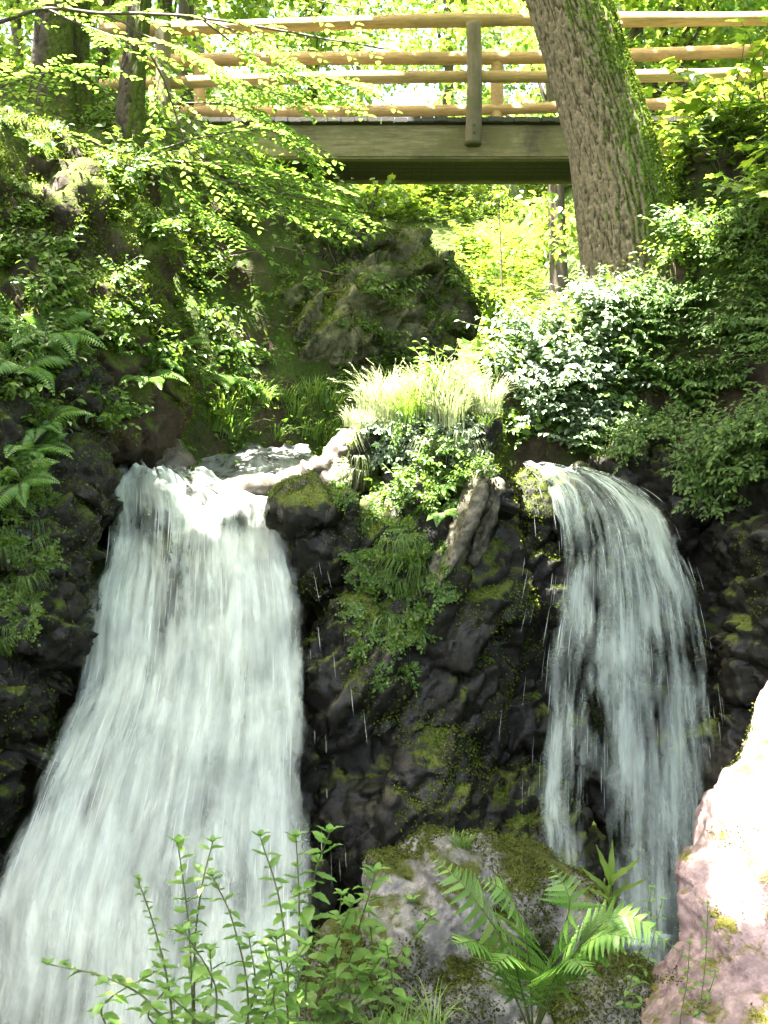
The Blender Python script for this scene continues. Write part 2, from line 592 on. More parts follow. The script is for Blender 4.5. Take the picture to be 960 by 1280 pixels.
boulder = rock('boulder', [
    B(560, 1130, 4.35, .20, .3, .22, (0, .35, 0)), B(640, 1120, 4.4, .22, .3, .18), B(520, 1180, 4.25, .20, .3, .28, (0, .5, 0)),
    B(700, 1150, 4.4, .16, .25, .16), B(560, 1280, 4.2, .36, .35, .35), B(740, 1270, 4.2, .26, .3, .20), B(450, 1260, 4.2, .2, .25, .28),
    B(640, 1400, 4.1, .6, .5, .4), B(500, 1100, 4.3, .1, .16, .1), B(545, 1088, 4.33, .12, .22, .13, (0, .5, 0)), B(598, 1080, 4.4, .11, .2, .11, (0, .3, 0)),
], .014, M['boulder'], 'mossy grey boulder with ferns standing before the waterfalls', 12.0, (.05, .02, .008), (3, 8, 30), slabs=(((.8, .2, .5), .12, .3, .028, .010), ((.8, .2, .5), .04, .12, .009, .004)))

pink = rock('boulder', [
    B(1000, 1050, 4.3, .32, .4, .36, (0, .4, 0)), B(945, 1120, 4.2, .25, .3, .3, (0, .45, 0)), B(930, 1220, 4.1, .2, .3, .34, (0, .2, 0)),
    B(1080, 1200, 4.1, .4, .5, .7), B(900, 1300, 4.05, .22, .3, .35), B(975, 955, 4.42, .15, .22, .24, (0, .5, 0)), B(1000, 905, 4.42, .15, .22, .24, (0, .5, 0)), B(1040, 870, 4.45, .2, .25, .3, (0, .4, 0)), B(1000, 1350, 4, .6, .5, .4),
], .014, M['pink'], 'sunlit pinkish boulder at the foot of the right waterfall', 20.0, (.05, .012, .008), (2.5, 7, 34), slabs=(((.75, .2, .6), .14, .5, .022, .008), ((.75, .2, .6), .05, .16, .009, .004)))

# ------------------------------------------------------------------ water


def water_material(name, col=(.565, .625, .565), seed=0.0, su=34, sv=1.1, lo=.40, hi=.60, soft=.5, maxa=1.0):
    t = NT(name)
    st = t.attr('st', 'Vector')
    fade = t.attr('fade')
    mp = t.n('ShaderNodeMapping')
    mp.inputs['Scale'].default_value = (su, sv, 1)
    mp.inputs['Location'].default_value = (seed, seed * 1.7, seed * .3)
    t.l(st, mp.inputs[0])
    s1 = t.tex(1, 5, .6, mp.outputs[0], dist=.2)
    mp2 = t.n('ShaderNodeMapping')
    mp2.inputs['Scale'].default_value = (su * .22, sv * 1.0, 1)
    mp2.inputs['Location'].default_value = (seed * 3, seed, 0)
    t.l(st, mp2.inputs[0])
    s2 = t.tex(1, 4, .6, mp2.outputs[0], dist=.6)
    s = t.math('ADD', t.math('MULTIPLY', s1, soft), t.math('MULTIPLY', s2, 1 - soft))
    # fade (0..1) shifts the threshold, so the edges break up into strands
    a = t.math('ADD', s, t.math('MULTIPLY', t.math('SUBTRACT', fade, .5), .55))
    a = t.ramp(a, [(lo, 0.0), (hi, maxa)])
    a = t.math('MULTIPLY', a, t.ramp(fade, [(0, 0.0), (.2, 1.0)]))
    c = t.mix(t.ramp(s, [(.36, 0.0), (.62, 1.0)]), tuple(.55 * x for x in col), tuple(min(.95, 1.15 * x) for x in col))
    nrm = t.bump(s, .35, .05)
    d = t.n('ShaderNodeBsdfDiffuse')
    t.l(c, d.inputs[0]); t.l(nrm, d.inputs['Normal'])
    tr = t.n('ShaderNodeBsdfTranslucent')
    t.l(c, tr.inputs[0]); t.l(nrm, tr.inputs['Normal'])
    mx = t.n('ShaderNodeMixShader'); mx.inputs[0].default_value = .4
    t.l(d.outputs[0], mx.inputs[1]); t.l(tr.outputs[0], mx.inputs[2])
    tp = t.n('ShaderNodeBsdfTransparent')
    m2 = t.n('ShaderNodeMixShader')
    t.l(a, m2.inputs[0]); t.l(tp.outputs[0], m2.inputs[1]); t.l(mx.outputs[0], m2.inputs[2])
    return t.done(m2.outputs[0])


def sheet(name, rows, mat, parent, nu=70, nv=160, off=0.0, seed=0.0, bulge=.1, holes=(), lump=.05, edge=.12, ubias=(0, 1), fade_v=None, topn=1.0):
    """rows: (left px, right px, py left, py right, depth); a sheet of water hung between the two edges"""
    R = np.array(rows, float)
    L = np.array([at(r[0], r[2], r[4]) for r in R])
    Q = np.array([at(r[1], r[3], r[4]) for r in R])
    L, Q = spline(L, nv), spline(Q, nv)
    pl = spline(np.stack([R[:, 0], R[:, 2], R[:, 2] * 0], -1), nv)
    pr = spline(np.stack([R[:, 1], R[:, 3], R[:, 3] * 0], -1), nv)
    u = np.linspace(ubias[0], ubias[1], nu)
    V = L[:, None] * (1 - u)[None, :, None] + Q[:, None] * u[None, :, None]
    pix = pl[:, None] * (1 - u)[None, :, None] + pr[:, None] * u[None, :, None]
    ctr = (L + Q) / 2
    vlen = np.concatenate([[0], np.cumsum(np.linalg.norm(np.diff(ctr, axis=0), axis=1))])
    wid = np.linalg.norm(Q - L, axis=1).mean()
    st = np.stack([np.broadcast_to((u - .5)[None] * wid, V.shape[:2]), np.broadcast_to(vlen[:, None], V.shape[:2]), np.full(V.shape[:2], seed)], -1)
    uu = np.linspace(0, 1, nu)
    # lean of the sheet: out towards the viewer in the middle
    bul = bulge * np.sin(np.pi * u)[None, :] * np.ones((nv, 1))
    ln = fbm(np.stack([st[..., 0].ravel() * 3.2 + seed, st[..., 1].ravel() * .9, st[..., 1].ravel() * 0 + seed], -1), 3).reshape(nv, nu)
    l2 = fbm(np.stack([st[..., 0].ravel() * 16 + seed, st[..., 1].ravel() * 1.3, st[..., 1].ravel() * 0 + seed], -1), 2).reshape(nv, nu)
    V[..., 1] -= off + bul + lump * (ln * 1.3 + .35 * l2)
    V[..., 2] += .35 * lump * ln
    vv = np.linspace(0, 1, nv)[:, None]
    tw_ = np.exp(-vv * 7) * topn
    tn = fbm(np.stack([st[..., 0].ravel() * 5 + seed, st[..., 1].ravel() * 5, st[..., 0].ravel() * 0 + seed], -1), 3).reshape(nv, nu)
    V[..., 1] -= tw_ * .22 * tn
    V[..., 2] += tw_ * .10 * (tn + noise(np.stack([u * 7 + seed, u * 0, u * 0 + seed], -1))[None] * .8)
    wob_ = fbm(np.stack([vv[:, 0] * 9, vv[:, 0] * 0 + seed, vv[:, 0] * 0], -1), 3)[:, None]
    V[..., 0] += .07 * wob_ * (2 * u - 1)[None] * smooth(0, .1, vv)
    e = np.minimum(u, 1 - u)
    fade = smooth(0, edge, e + .0)[None] * np.ones((nv, 1)) * .62
    if fade_v is not None:
        fade = fade * np.interp(np.linspace(0, 1, nv), *fade_v)[:, None]
    for hx, hy, rx, ry, k in holes:
        g = np.exp(-(((pix[..., 0] - hx) / rx) ** 2 + ((pix[..., 1] - hy) / ry) ** 2))
        fade = fade - k * g
    fade = np.clip(fade, 0, 1)
    me = mesh_np(name, V.reshape(-1, 3), grid_faces(nv, nu), mat, attrs={'st': st.reshape(-1, 3), 'fade': fade.ravel()})
    return link(name, me, parent)


def strands(name, rows, mat, parent, n, seed, length=(.1, .5), width=(.002, .006), off=(.02, .14), urange=(0, 1), vrange=(0, 1), upow=1.0):
    """thin falling threads of water, each a narrow ribbon along the flow"""
    rs = np.random.RandomState(seed)
    R = np.array(rows, float)
    L = spline([at(r[0], r[2], r[4]) for r in R], 300)
    Q = spline([at(r[1], r[3], r[4]) for r in R], 300)
    Vs, Fs, off_i, fd = [], [], 0, []
    for k in range(n):
        u = urange[0] + (urange[1] - urange[0]) * rs.rand() ** upow
        v0 = vrange[0] + (vrange[1] - vrange[0]) * rs.rand()
        ln = rs.uniform(*length) / 4.2
        v = np.linspace(v0, min(1, v0 + ln), 7) * 299
        i = np.clip(v.astype(int), 0, 298); f = (v - i)[:, None]
        l = L[i] * (1 - f) + L[i + 1] * f; q = Q[i] * (1 - f) + Q[i + 1] * f
        c = l * (1 - u) + q * u
        c[:, 1] -= rs.uniform(*off)
        w = rs.uniform(*width) * np.sin(np.linspace(.15, 3.0, 7))
        s = np.array([1, rs.normal() * .3, 0])
        V = np.stack([c - s * w[:, None], c + s * w[:, None]], 1).reshape(-1, 3)
        F = grid_faces(7, 2) + off_i
        off_i += 14
        Vs.append(V); Fs.append(F)
    me = mesh_np(name, np.concatenate(Vs), np.concatenate(Fs), mat)
    o = link(name, me, parent)
    o['kind'] = 'stuff'
    return o


def drop_material():
    t = NT('falling_drops')
    p = t.principled((.86, .9, .88), .25, .5)
    tr = t.n('ShaderNodeBsdfTranslucent'); tr.inputs[0].default_value = (.86, .9, .88, 1)
    mx = t.n('ShaderNodeMixShader'); mx.inputs[0].default_value = .5
    t.l(p, mx.inputs[1]); t.l(tr.outputs[0], mx.inputs[2])
    tp = t.n('ShaderNodeBsdfTransparent')
    m2 = t.n('ShaderNodeMixShader'); m2.inputs[0].default_value = .42
    t.l(tp.outputs[0], m2.inputs[1]); t.l(mx.outputs[0], m2.inputs[2])
    return t.done(m2.outputs[0])


M['drops'] = drop_material()
LEFT = [(170, 262, 577, 600, 8.85), (140, 330, 584, 618, 8.62), (128, 372, 625, 640, 8.45), (122, 376, 690, 695, 8.2), (104, 388, 770, 770, 7.9),
        (88, 394, 850, 850, 7.6), (52, 396, 930, 930, 7.3), (18, 398, 1010, 1010, 7.05), (-15, 400, 1100, 1100, 6.8), (-35, 402, 1190, 1190, 6.55), (-60, 404, 1310, 1310, 6.3)]
lf = empty('waterfall', at(200, 1290, 6.4), 'wide white waterfall pouring down between the left rock wall and the outcrop', 'waterfall', kind='structure')
lf.location = (0, 0, 0)
rockholes = [(185, 652, 36, 22, .34), (228, 735, 26, 44, .40), (240, 680, 40, 26, .30), (300, 650, 36, 14, .30), (150, 700, 14, 40, .2), (200, 800, 16, 40, .15), (330, 700, 12, 40, .12), (120, 1010, 20, 30, .1), (60, 990, 26, 40, .15), (270, 760, 20, 30, .12)]
sheet('water_sheet', LEFT, water_material('white_water_a', seed=1.3, su=15, sv=1.7, lo=.30, hi=.62), lf, holes=rockholes, off=-.02, seed=1, bulge=.12, lump=.10)
sheet('water_sheet', LEFT, water_material('white_water_b', seed=4.1, su=19, sv=1.6, lo=.40, hi=.78, maxa=.8), lf, holes=rockholes, off=.10, seed=5, bulge=.16, lump=.10, fade_v=([0, .15, .3, 1], [.6, .8, 1, 1]))
sheet('water_sheet', LEFT, water_material('white_water_c', seed=9.7, su=24, sv=1.4, lo=.42, hi=.90, maxa=.6), lf, holes=rockholes, off=.22, seed=9, bulge=.2, lump=.12, ubias=(-.03, 1.06), fade_v=([0, .2, .4, 1], [.0, .6, 1, 1]))
strands('spray', LEFT, M['drops'], lf, 260, 3, width=(.0012, .003), off=(.15, .3), vrange=(.15, .8), urange=(.08, .92))
strands('spray', LEFT, M['drops'], lf, 18, 4, length=(.06, .22), width=(.0006, .0018), off=(.05, .3), urange=(1.0, 1.2), vrange=(.22, .8), upow=1.8)

RIGHT = [(642, 735, 578, 586, 8.66), (652, 775, 582, 598, 8.45), (674, 815, 604, 620, 8.27), (684, 846, 640, 652, 8.13), (688, 862, 690, 690, 8.03), (682, 882, 750, 750, 7.97), (670, 898, 820, 820, 7.93),
         (662, 910, 900, 900, 7.9), (658, 918, 980, 980, 7.87), (658, 922, 1060, 1060, 7.85), (660, 926, 1240, 1240, 7.83)]
rf = empty('waterfall', (0, 0, 0), 'narrow thin waterfall fanning over the dark recess on the right', 'waterfall', kind='structure')
rh = [(742, 900, 20, 120, .20), (752, 1060, 22, 80, .26), (870, 800, 30, 60, .14), (890, 950, 36, 130, .22), (720, 690, 14, 30, .16), (676, 660, 10, 40, .2), (800, 660, 12, 30, .12), (820, 900, 12, 80, .1)]
sheet('water_sheet', RIGHT, water_material('thin_water_a', (.52, .60, .525), seed=2.2, su=20, sv=1.5, lo=.452, hi=.74, maxa=.85, soft=.5), rf, holes=rh, off=0, seed=12, bulge=.08, lump=.05, topn=.35, nu=60)
sheet('water_sheet', RIGHT, water_material('thin_water_b', (.55, .63, .555), seed=6.6, su=28, sv=1.3, lo=.495, hi=.78, maxa=.8, soft=.5), rf, holes=rh, off=.1, seed=17, bulge=.12, lump=.06, topn=.35, nu=60)
strands('spray', RIGHT, M['drops'], rf, 170, 7, length=(.06, .3), off=(.0, .2), vrange=(.08, .8), width=(.0008, .0022))
strands('spray', RIGHT, M['drops'], rf, 10, 8, length=(.08, .3), off=(.0, .15), urange=(-.2, 0), vrange=(.2, .8), width=(.0006, .0016))

STREAM = [(235, 385, 552, 558, 10.5), (228, 390, 560, 562, 10.1), (216, 395, 570, 570, 9.85), (205, 400, 586, 586, 9.6), (190, 402, 594, 598, 9.3), (150, 402, 598, 612, 8.95), (140, 402, 610, 640, 8.75)]
sm_ = sheet('stream', STREAM, water_material('stream_water', (.36, .36, .35), seed=3.3, su=16, sv=4.0, lo=.28, hi=.66), None, nu=60, nv=70, bulge=0, lump=.09, edge=.03, seed=21)  # darker than the falls, the cascade's shade put into its colour
tag(sm_, 'small foaming stream cascade above the lip of the left waterfall', 'stream', kind='structure')


def pool_mat():
    t = NT('pool_water')
    return t.done(t.principled((.02, .03, .028), .08, .5, t.bump(t.tex(6, 4, .6, t.pos()), .6, .05)))


px_, py_ = np.linspace(-4, 4, 40), np.linspace(4.9, 9, 30)
A_, B_ = np.meshgrid(px_, py_)
pool = link('pool', mesh_np('pool', np.stack([A_.ravel(), B_.ravel(), np.full(A_.size, -2.8)], -1), grid_faces(30, 40), pool_mat()))
tag(pool, 'dark plunge pool at the foot of the waterfalls', 'pool', kind='structure')

# ------------------------------------------------------------------ footbridge
def wood_material(name, c1, c2, stain, algae=None, along=(1, 9, 9), knots=True):
    t = NT(name)
    co = t.n('ShaderNodeTexCoord').outputs['Object']
    mp = t.n('ShaderNodeMapping'); mp.inputs['Scale'].default_value = along
    t.l(co, mp.inputs[0])
    g = t.tex(5, 8, .7, mp.outputs[0], dist=.4)
    c = t.mix(t.ramp(g, [(.3, 0.0), (.7, 1.0)]), c1, c2)
    fine = t.tex(16, 6, .75, mp.outputs[0])
    c = t.mix(t.ramp(fine, [(.30, .8), (.42, 0.0)]), c, tuple(.35 * x for x in c1))
    blot = t.tex(1.6, 5, .65, co)
    c = t.mix(t.ramp(blot, [(.5, 0.0), (.66, .75)]), c, stain)
    if algae:
        c = t.mix(t.ramp(t.tex(2.7, 6, .7, co), [(.46, 0.0), (.6, .8)]), c, algae)
    if knots:
        v = t.tex(3.1, 2, .5, co, typ='ShaderNodeTexVoronoi')
        c = t.mix(t.ramp(v, [(.06, .85), (.11, 0.0)]), c, tuple(.25 * x for x in c1))
    return t.done(t.principled(c, .7, .3, t.bump(t.math('ADD', g, t.math('MULTIPLY', fine, .6)), .5, .012)))


M['log'] = plain_material('peeled_log', (.30, .185, .075), (.50, .345, .155), 9, .6, .3, (1.2, 8, 8))
M['post'] = plain_material('weathered_post', (.10, .075, .05), (.21, .165, .11), 12, .8, .5, (6, 6, 1))
M['beam'] = plain_material('algae_beam', (.11, .09, .045), (.34, .285, .155), 4, .8, .5, (1, 3, 3))
M['log'] = wood_material('peeled_log', (.27, .165, .065), (.50, .34, .15), (.20, .145, .08))
M['beam'] = wood_material('stained_beam', (.11, .09, .045), (.34, .285, .155), (.05, .042, .028), (.16, .14, .06), (.6, 7, 7))
M['post'] = wood_material('weathered_post', (.10, .075, .05), (.22, .17, .11), (.07, .055, .035), (.10, .10, .04), (9, 9, 1))
M['plank'] = plain_material('dark_plank', (.035, .032, .026), (.09, .085, .07), 14, .85, .5, (8, 1, 8))


def box_arrays(c, s, bev=.012):
    bm = bmesh.new()
    bmesh.ops.create_cube(bm, size=1, matrix=Matrix.LocRotScale(Vector(c), None, Vector(s)))
    bmesh.ops.bevel(bm, geom=bm.edges[:], offset=bev, segments=2, affect='EDGES')
    return bm


def box(name, c, s, mat, parent, bev=.012, rot=None):
    bm = box_arrays((0, 0, 0), s, bev)
    me = bpy.data.meshes.new(name)
    bm.to_mesh(me); bm.free()
    me.materials.append(mat)
    o = link(name, me, parent, c)
    if rot:
        o.rotation_euler = rot
    return o


BY0, BY1 = 14.0, 15.06
bridge = empty('footbridge', (.8, 14.5, 3.8), 'wooden footbridge with round log railings crossing above the waterfalls', 'bridge')
bl = bridge.location


def bx(x, y, z):
    return (x - bl.x, y - bl.y, z - bl.z)


XL, XR = -3.1, 4.6
ztilt = lambda x: .018 * (x - .8)


def log_rail(y, z, x0, x1, r, seed):
    n = 60
    x = np.linspace(x0, x1, n)
    rs = np.random.RandomState(seed)
    p = np.stack([x, np.full(n, y), z + ztilt(x) + .02 * np.sin(x * .9 + seed)], -1)
    V, F, C = tube_arrays(p - np.array(bl), r * (1 + .05 * np.interp(x, np.linspace(x0, x1, 9), rs.normal(size=9))), 18)
    V[:, :] += (unit(V) * 0) + .004 * fbm((V + seed) * np.array([1.5, 12, 12]), 2)[:, None]
    link('rail', mesh_np('rail', V, [F, C], M['log']), bridge)


log_rail(BY0 - .02, 5.35, XL, XR, .075, 1)
log_rail(BY0 - .02, 4.745, XL, XR, .068, 2)
log_rail(BY1, 5.35, XL, XR, .078, 3)
log_rail(BY1, 4.745, XL, XR, .068, 4)


def post(x, y, z0, z1, r, mat, seed):
    n = 30
    z = np.linspace(z0, z1, n)
    p = np.stack([x + .012 * np.sin(z * 3 + seed), np.full(n, y), z], -1)
    V, F, C = tube_arrays(p - np.array(bl), r * (1 + .06 * np.sin(z * 2.1 + seed)), 20)
    V += .006 * fbm((V + seed) * np.array([16, 16, 2]), 2)[:, None]
    o = link('post', mesh_np('post', V, [F, C], mat), bridge)
    if mat is M['post']:
        for zz in (4.08, 4.16):
            bm = bmesh.new()
            bmesh.ops.create_uvsphere(bm, u_segments=10, v_segments=6, radius=1, matrix=Matrix.LocRotScale(Vector(bx(x, y - r - .004, zz)), None, Vector((.016, .01, .016))))
            me = bpy.data.meshes.new('bolt'); bm.to_mesh(me); bm.free(); me.materials.append(M['plank'])
            link('bolt', me, o)


for i, (px, r) in enumerate(((592, .085), (770, .085), (205, .085))):
    post((px - 480) / FOC * 13.85, BY0 - .15, 3.97, 5.29, r, M['post'], i)
for i, px in enumerate((620, 785, 250)):
    post((px - 480) / FOC * 15.1, BY1 + .02, 4.2, 5.33, .075, M['log'], 5 + i)
# two long edge beams, deck planks laid across them
for y in (BY0 + .04, BY1 - .04):
    box('beam', bx(.7, y, 4.045), (7.2, .16, .37), M['beam'], bridge, .02)
plank = None
k = 0
for x in np.arange(-2.85, 4.3, .1445):
    s = 1 + .012 * math.sin(k * 7.7)
    if plank is None:
        plank = box('plank', bx(x, (BY0 + BY1) / 2 - .02, 4.264), (.142, 1.24, .056), M['plank'], bridge, .006)
        q = plank
    else:
        q = plank.copy()
        COL.objects.link(q)
        q.location = bx(x, (BY0 + BY1) / 2 - .02 + .012 * math.sin(k * 3.1), 4.264 + .002 * math.sin(k * 5.3))
    q.scale = (1, s, 1)
    k += 1
for j in range(5):
    box('soffit_board', bx(.7, BY0 + .21 + j * .16, 3.895), (7.1, .152, .04), M['plank'], bridge, .006)

# ------------------------------------------------------------------ the leaning tree by the bridge


def bark_material(name, c1, c2, moss_dir, moss_bias, mossc=((.03, .05, .006), (.12, .19, .02))):
    t = NT(name)
    p = t.pos()
    g = t.attr('groove')
    f = t.tex(30, 6, .7, p)
    c = t.mix(t.ramp(g, [(.0, 0.0), (.6, 1.0)]), c1, c2)
    c = t.mix(t.ramp(f, [(.35, .6), (.65, 0.0)]), c, tuple(.45 * x for x in c1))
    nrm = t.n('ShaderNodeNewGeometry').outputs['Normal']
    dp = t.n('ShaderNodeVectorMath', operation='DOT_PRODUCT')
    t.l(nrm, dp.inputs[0]); dp.inputs[1].default_value = moss_dir
    m = t.math('ADD', t.math('MULTIPLY', dp.outputs['Value'], .5), t.math('MULTIPLY', t.tex(3.2, 6, .65, p), .9))
    m = t.ramp(t.math('ADD', m, moss_bias), [(.45, 0.0), (.6, 1.0)])
    mc = t.mix(t.ramp(t.tex(40, 4, .7, p), [(.35, 0.0), (.65, 1.0)]), *mossc)
    c = t.mix(m, c, mc)
    return t.done(t.principled(c, .9, .2, t.bump(t.math('ADD', t.math('MULTIPLY', f, .5), t.math('MULTIPLY', g, .3)), .7, .02)))


def trunk(name, ctr, rad, mat, parent, nth=150, nl=360, furrow=.03, seed=0, flare=0.0, fs=7.0):
    c = spline(ctr, nl)
    r = spline(np.stack([rad, np.zeros(len(rad)), np.zeros(len(rad))], -1), nl)[:, 0]
    t = unit(np.gradient(c, axis=0))
    a = unit(np.cross(t, np.array([0, 1, 0.0])))
    b = np.cross(t, a)
    th = np.linspace(0, 2 * np.pi, nth, endpoint=False)
    s = np.concatenate([[0], np.cumsum(np.linalg.norm(np.diff(c, axis=0), axis=1))])
    T, S = np.meshgrid(th, s)
    cyl = np.stack([np.cos(T).ravel() * fs * r.mean() * 2, np.sin(T).ravel() * fs * r.mean() * 2, S.ravel() * fs * .24], -1) + seed
    wp = fbm(cyl * .6 + 5, 2)[:, None] * .7
    g = np.abs(noise(cyl + wp)) * 2.2
    g2 = np.abs(noise(cyl * np.array([1.9, 1.9, 1.7]) + 31 + wp)) * 2.0
    groove = np.clip(smooth(.02, .45, np.minimum(g, g2 * 1.3 + .12)), 0, 1)
    big = fbm(np.stack([np.cos(T).ravel() * 1.2, np.sin(T).ravel() * 1.2, S.ravel() * .7], -1) + seed, 3)
    R = np.repeat(r, nth) * (1 + .10 * big) + furrow * (groove - .6) + .006 * fbm(cyl * 3, 2)
    if flare:
        R = R * (1 + flare * np.exp(-S.ravel() / .4) * (.6 + .5 * np.sin(T.ravel() * 5 + 1)))
    V = np.repeat(c, nth, 0) + R[:, None] * (np.cos(T).ravel()[:, None] * np.repeat(a, nth, 0) + np.sin(T).ravel()[:, None] * np.repeat(b, nth, 0))
    return link(name, mesh_np(name, V, grid_faces(nl, nth, True), mat, attrs={'groove': groove}), parent)


M['bark'] = bark_material('furrowed_bark', (.045, .033, .021), (.19, .152, .10), (.9, -.1, .25), -.02)
M['bark_dark'] = bark_material('dark_mossy_bark', (.018, .015, .010), (.06, .05, .033), (.7, -.2, .2), -.05, ((.02, .03, .005), (.07, .09, .012)))
lean = empty('leaning_tree', at(790, 420, 10.6), 'thick furrowed tree trunk leaning left, moss along its right side', 'tree')
lo_ = np.array(lean.location)
LEAN = [at(800, 440, 10.6), at(797, 385, 10.6), at(788, 310, 10.55), at(768, 200, 10.5), at(740, 100, 10.5), at(710, 0, 10.5), at(670, -120, 10.6), at(610, -330, 10.8), at(560, -560, 11)]
trunk('trunk', [p - lo_ for p in LEAN], [.47, .43, .395, .355, .33, .325, .31, .28, .22], M['bark'], lean, 230, 480, .018, 2, .25, 13)

# ------------------------------------------------------------------ foliage builders
SHAPES = {
    # (along, across, up) per vertex, faces
    'ovate': ([(0, 0, 0), (.30, .46, .10), (.68, .36, .07), (1, 0, -.06), (.68, -.36, .07), (.30, -.46, .10)], [(0, 3, 2, 1), (0, 5, 4, 3)]),
    'chip': ([(0, 0, 0), (.5, .5, .12), (1, 0, -.05), (.5, -.5, .12)], [(0, 3, 2, 1)]),
    'lance': ([(0, 0, 0), (.35, .5, .06), (.7, .36, .02), (1, 0, -.14), (.7, -.36, .02), (.35, -.5, .06)], [(0, 3, 2, 1), (0, 5, 4, 3)]),
    'maple': ([(0, 0, 0), (.12, .42, .04), (.34, .30, .02), (.60, .62, .0), (.66, .22, .03), (1, 0, -.08), (.66, -.22, .03), (.60, -.62, 0), (.34, -.30, .02), (.12, -.42, .04), (.4, 0, .05)],
              [(10, 0, 1, 2), (10, 2, 3, 4), (10, 4, 5, 6), (10, 6, 7, 8), (10, 8, 9, 0)]),
}


def leaves(name, P, D, N, L, W, mat, shape='ovate', parent=None, rnd=None, rs=None, as_mesh=False):
    rs = rs or RS
    P = np.asarray(P, float)
    n = len(P)
    D = unit(np.asarray(D, float))
    N = np.asarray(N, float)
    N = unit(N - (N * D).sum(1, keepdims=True) * D)
    S = np.cross(D, N)
    T, Fq = SHAPES[shape]
    T = np.array(T)
    L = np.broadcast_to(np.asarray(L, float), (n,))
    W = np.broadcast_to(np.asarray(W, float), (n,))
    V = P[:, None] + D[:, None] * (T[:, 0] * L[:, None])[..., None] + S[:, None] * (T[:, 1] * W[:, None])[..., None] + N[:, None] * (T[:, 2] * L[:, None])[..., None]
    k = len(T)
    F = (np.array(Fq)[None] + (np.arange(n) * k)[:, None, None]).reshape(-1, 4)
    if rnd is None:
        rnd = rs.rand(n)
    me = mesh_np(name, V.reshape(-1, 3), F, mat, False, {'rnd': np.repeat(rnd, k)})
    if as_mesh:
        return me
    return link(name, me, parent)


def rand_dirs(n, rs, flat=0.0):
    v = rs.normal(size=(n, 3))
    v[:, 2] *= 1 - flat
    return unit(v)


M['leaf_fresh'] = leaf_material('fresh_leaf', (.045, .105, .012), (.11, .17, .02), .5, tcol=((.14, .27, .02), (.30, .38, .03)))
M['leaf_herb'] = leaf_material('herb_leaf', (.03, .085, .007), (.09, .16, .012), .42, tcol=((.08, .20, .012), (.20, .32, .02)))
M['leaf_sunny'] = leaf_material('glossy_bush_leaf', (.08, .14, .06), (.17, .22, .12), .3, .38, 1.0, tcol=((.06, .15, .03), (.12, .2, .04)))  # sun on the bush put into a paler, shinier leaf
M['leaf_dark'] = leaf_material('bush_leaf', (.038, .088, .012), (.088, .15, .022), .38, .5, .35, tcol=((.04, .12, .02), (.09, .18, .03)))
M['leaf_far'] = leaf_material('far_leaf', (.05, .11, .015), (.13, .19, .03), .5, tcol=((.15, .30, .03), (.34, .42, .05)))
M['leaf_fern'] = leaf_material('fern_leaf', (.085, .18, .03), (.15, .25, .05), .4, tcol=((.08, .22, .02), (.16, .30, .03)))
M['leaf_near'] = leaf_material('nettle_leaf', (.09, .18, .03), (.17, .25, .055), .38, .45, .5, tcol=((.09, .24, .03), (.20, .34, .04)))
M['grass'] = leaf_material('grass_blade', (.06, .13, .02), (.14, .20, .04), .4, .45, .5, tcol=((.10, .25, .02), (.24, .34, .04)))
M['grass_pale'] = leaf_material('pale_grass_blade', (.16, .21, .09), (.34, .34, .20), .4, .4, .7, tcol=((.20, .30, .08), (.40, .42, .20)))  # blown-out sunlight put into the blade colour, paler than the other grass
M['moss_leaf'] = leaf_material('moss_tuft', (.018, .024, .004), (.075, .09, .014), .25, .9, .1)
M['moss_green'] = leaf_material('green_moss_tuft', (.03, .052, .004), (.11, .15, .012), .3, .9, .1)
M['stem'] = plain_material('green_stem', (.04, .06, .015), (.09, .10, .03), 30, .6, .2)
M['twig'] = plain_material('brown_twig', (.03, .022, .015), (.08, .06, .042), 30, .8, .4)
M['dry'] = leaf_material('dry_stalk', (.22, .16, .07), (.42, .33, .16), .3, .7, .2)


def plant_meshes(seed, R, H, nst, per, leaf, wr, mat, droop=.3, shape='ovate', stem_r=.003, up=.8, t0=.25):
    rs = np.random.RandomState(seed)
    paths, rads, P, D, N, L = [], [], [], [], [], []
    for i in range(nst):
        ph = rs.rand() * 2 * np.pi
        r = R * rs.uniform(.25, 1.0)
        h = H * rs.uniform(.55, 1.05) * (1 - .35 * (r / R) ** 2)
        t = np.linspace(0, 1, 8)
        out = np.array([np.cos(ph), np.sin(ph), 0])
        p = out * (r * t ** 1.4)[:, None] + np.array([0, 0, 1]) * (h * (1.25 * t - droop * .6 * t ** 2))[:, None]
        p[1:, :2] += np.cumsum(rs.normal(size=(7, 2)) * R * .03, 0)
        paths.append(p); rads.append(np.linspace(stem_r, stem_r * .4, 8))
        m = max(3, int(per * rs.uniform(.7, 1.3)))
        tt = np.linspace(t0, 1, m)
        for k, q in enumerate(tt):
            c = np.array([np.interp(q, t, p[:, a]) for a in range(3)])
            side = np.array([-out[1], out[0], 0]) * (1 if k % 2 else -1)
            d = unit(out * rs.uniform(.1, .9) + side * rs.uniform(.4, 1.0) + np.array([0, 0, rs.uniform(-.55, .25)]))
            if k == m - 1:
                d = unit(out + np.array([0, 0, -.1]))
            P.append(c); D.append(d)
            N.append(np.array([0, 0, up]) + rs.normal(size=3) * .28)
            L.append(leaf * rs.uniform(.6, 1.15) * (1.1 - .4 * abs(q - .6)))
    L = np.array(L)
    fol = leaves('foliage', P, D, N, L, L * wr, mat, shape, rs=rs, as_mesh=True)
    st = tubes('stems', paths, rads, M['stem'], False, 4)
    return st, fol


def plant_proto(*a, **k):
    return plant_meshes(*a, **k)


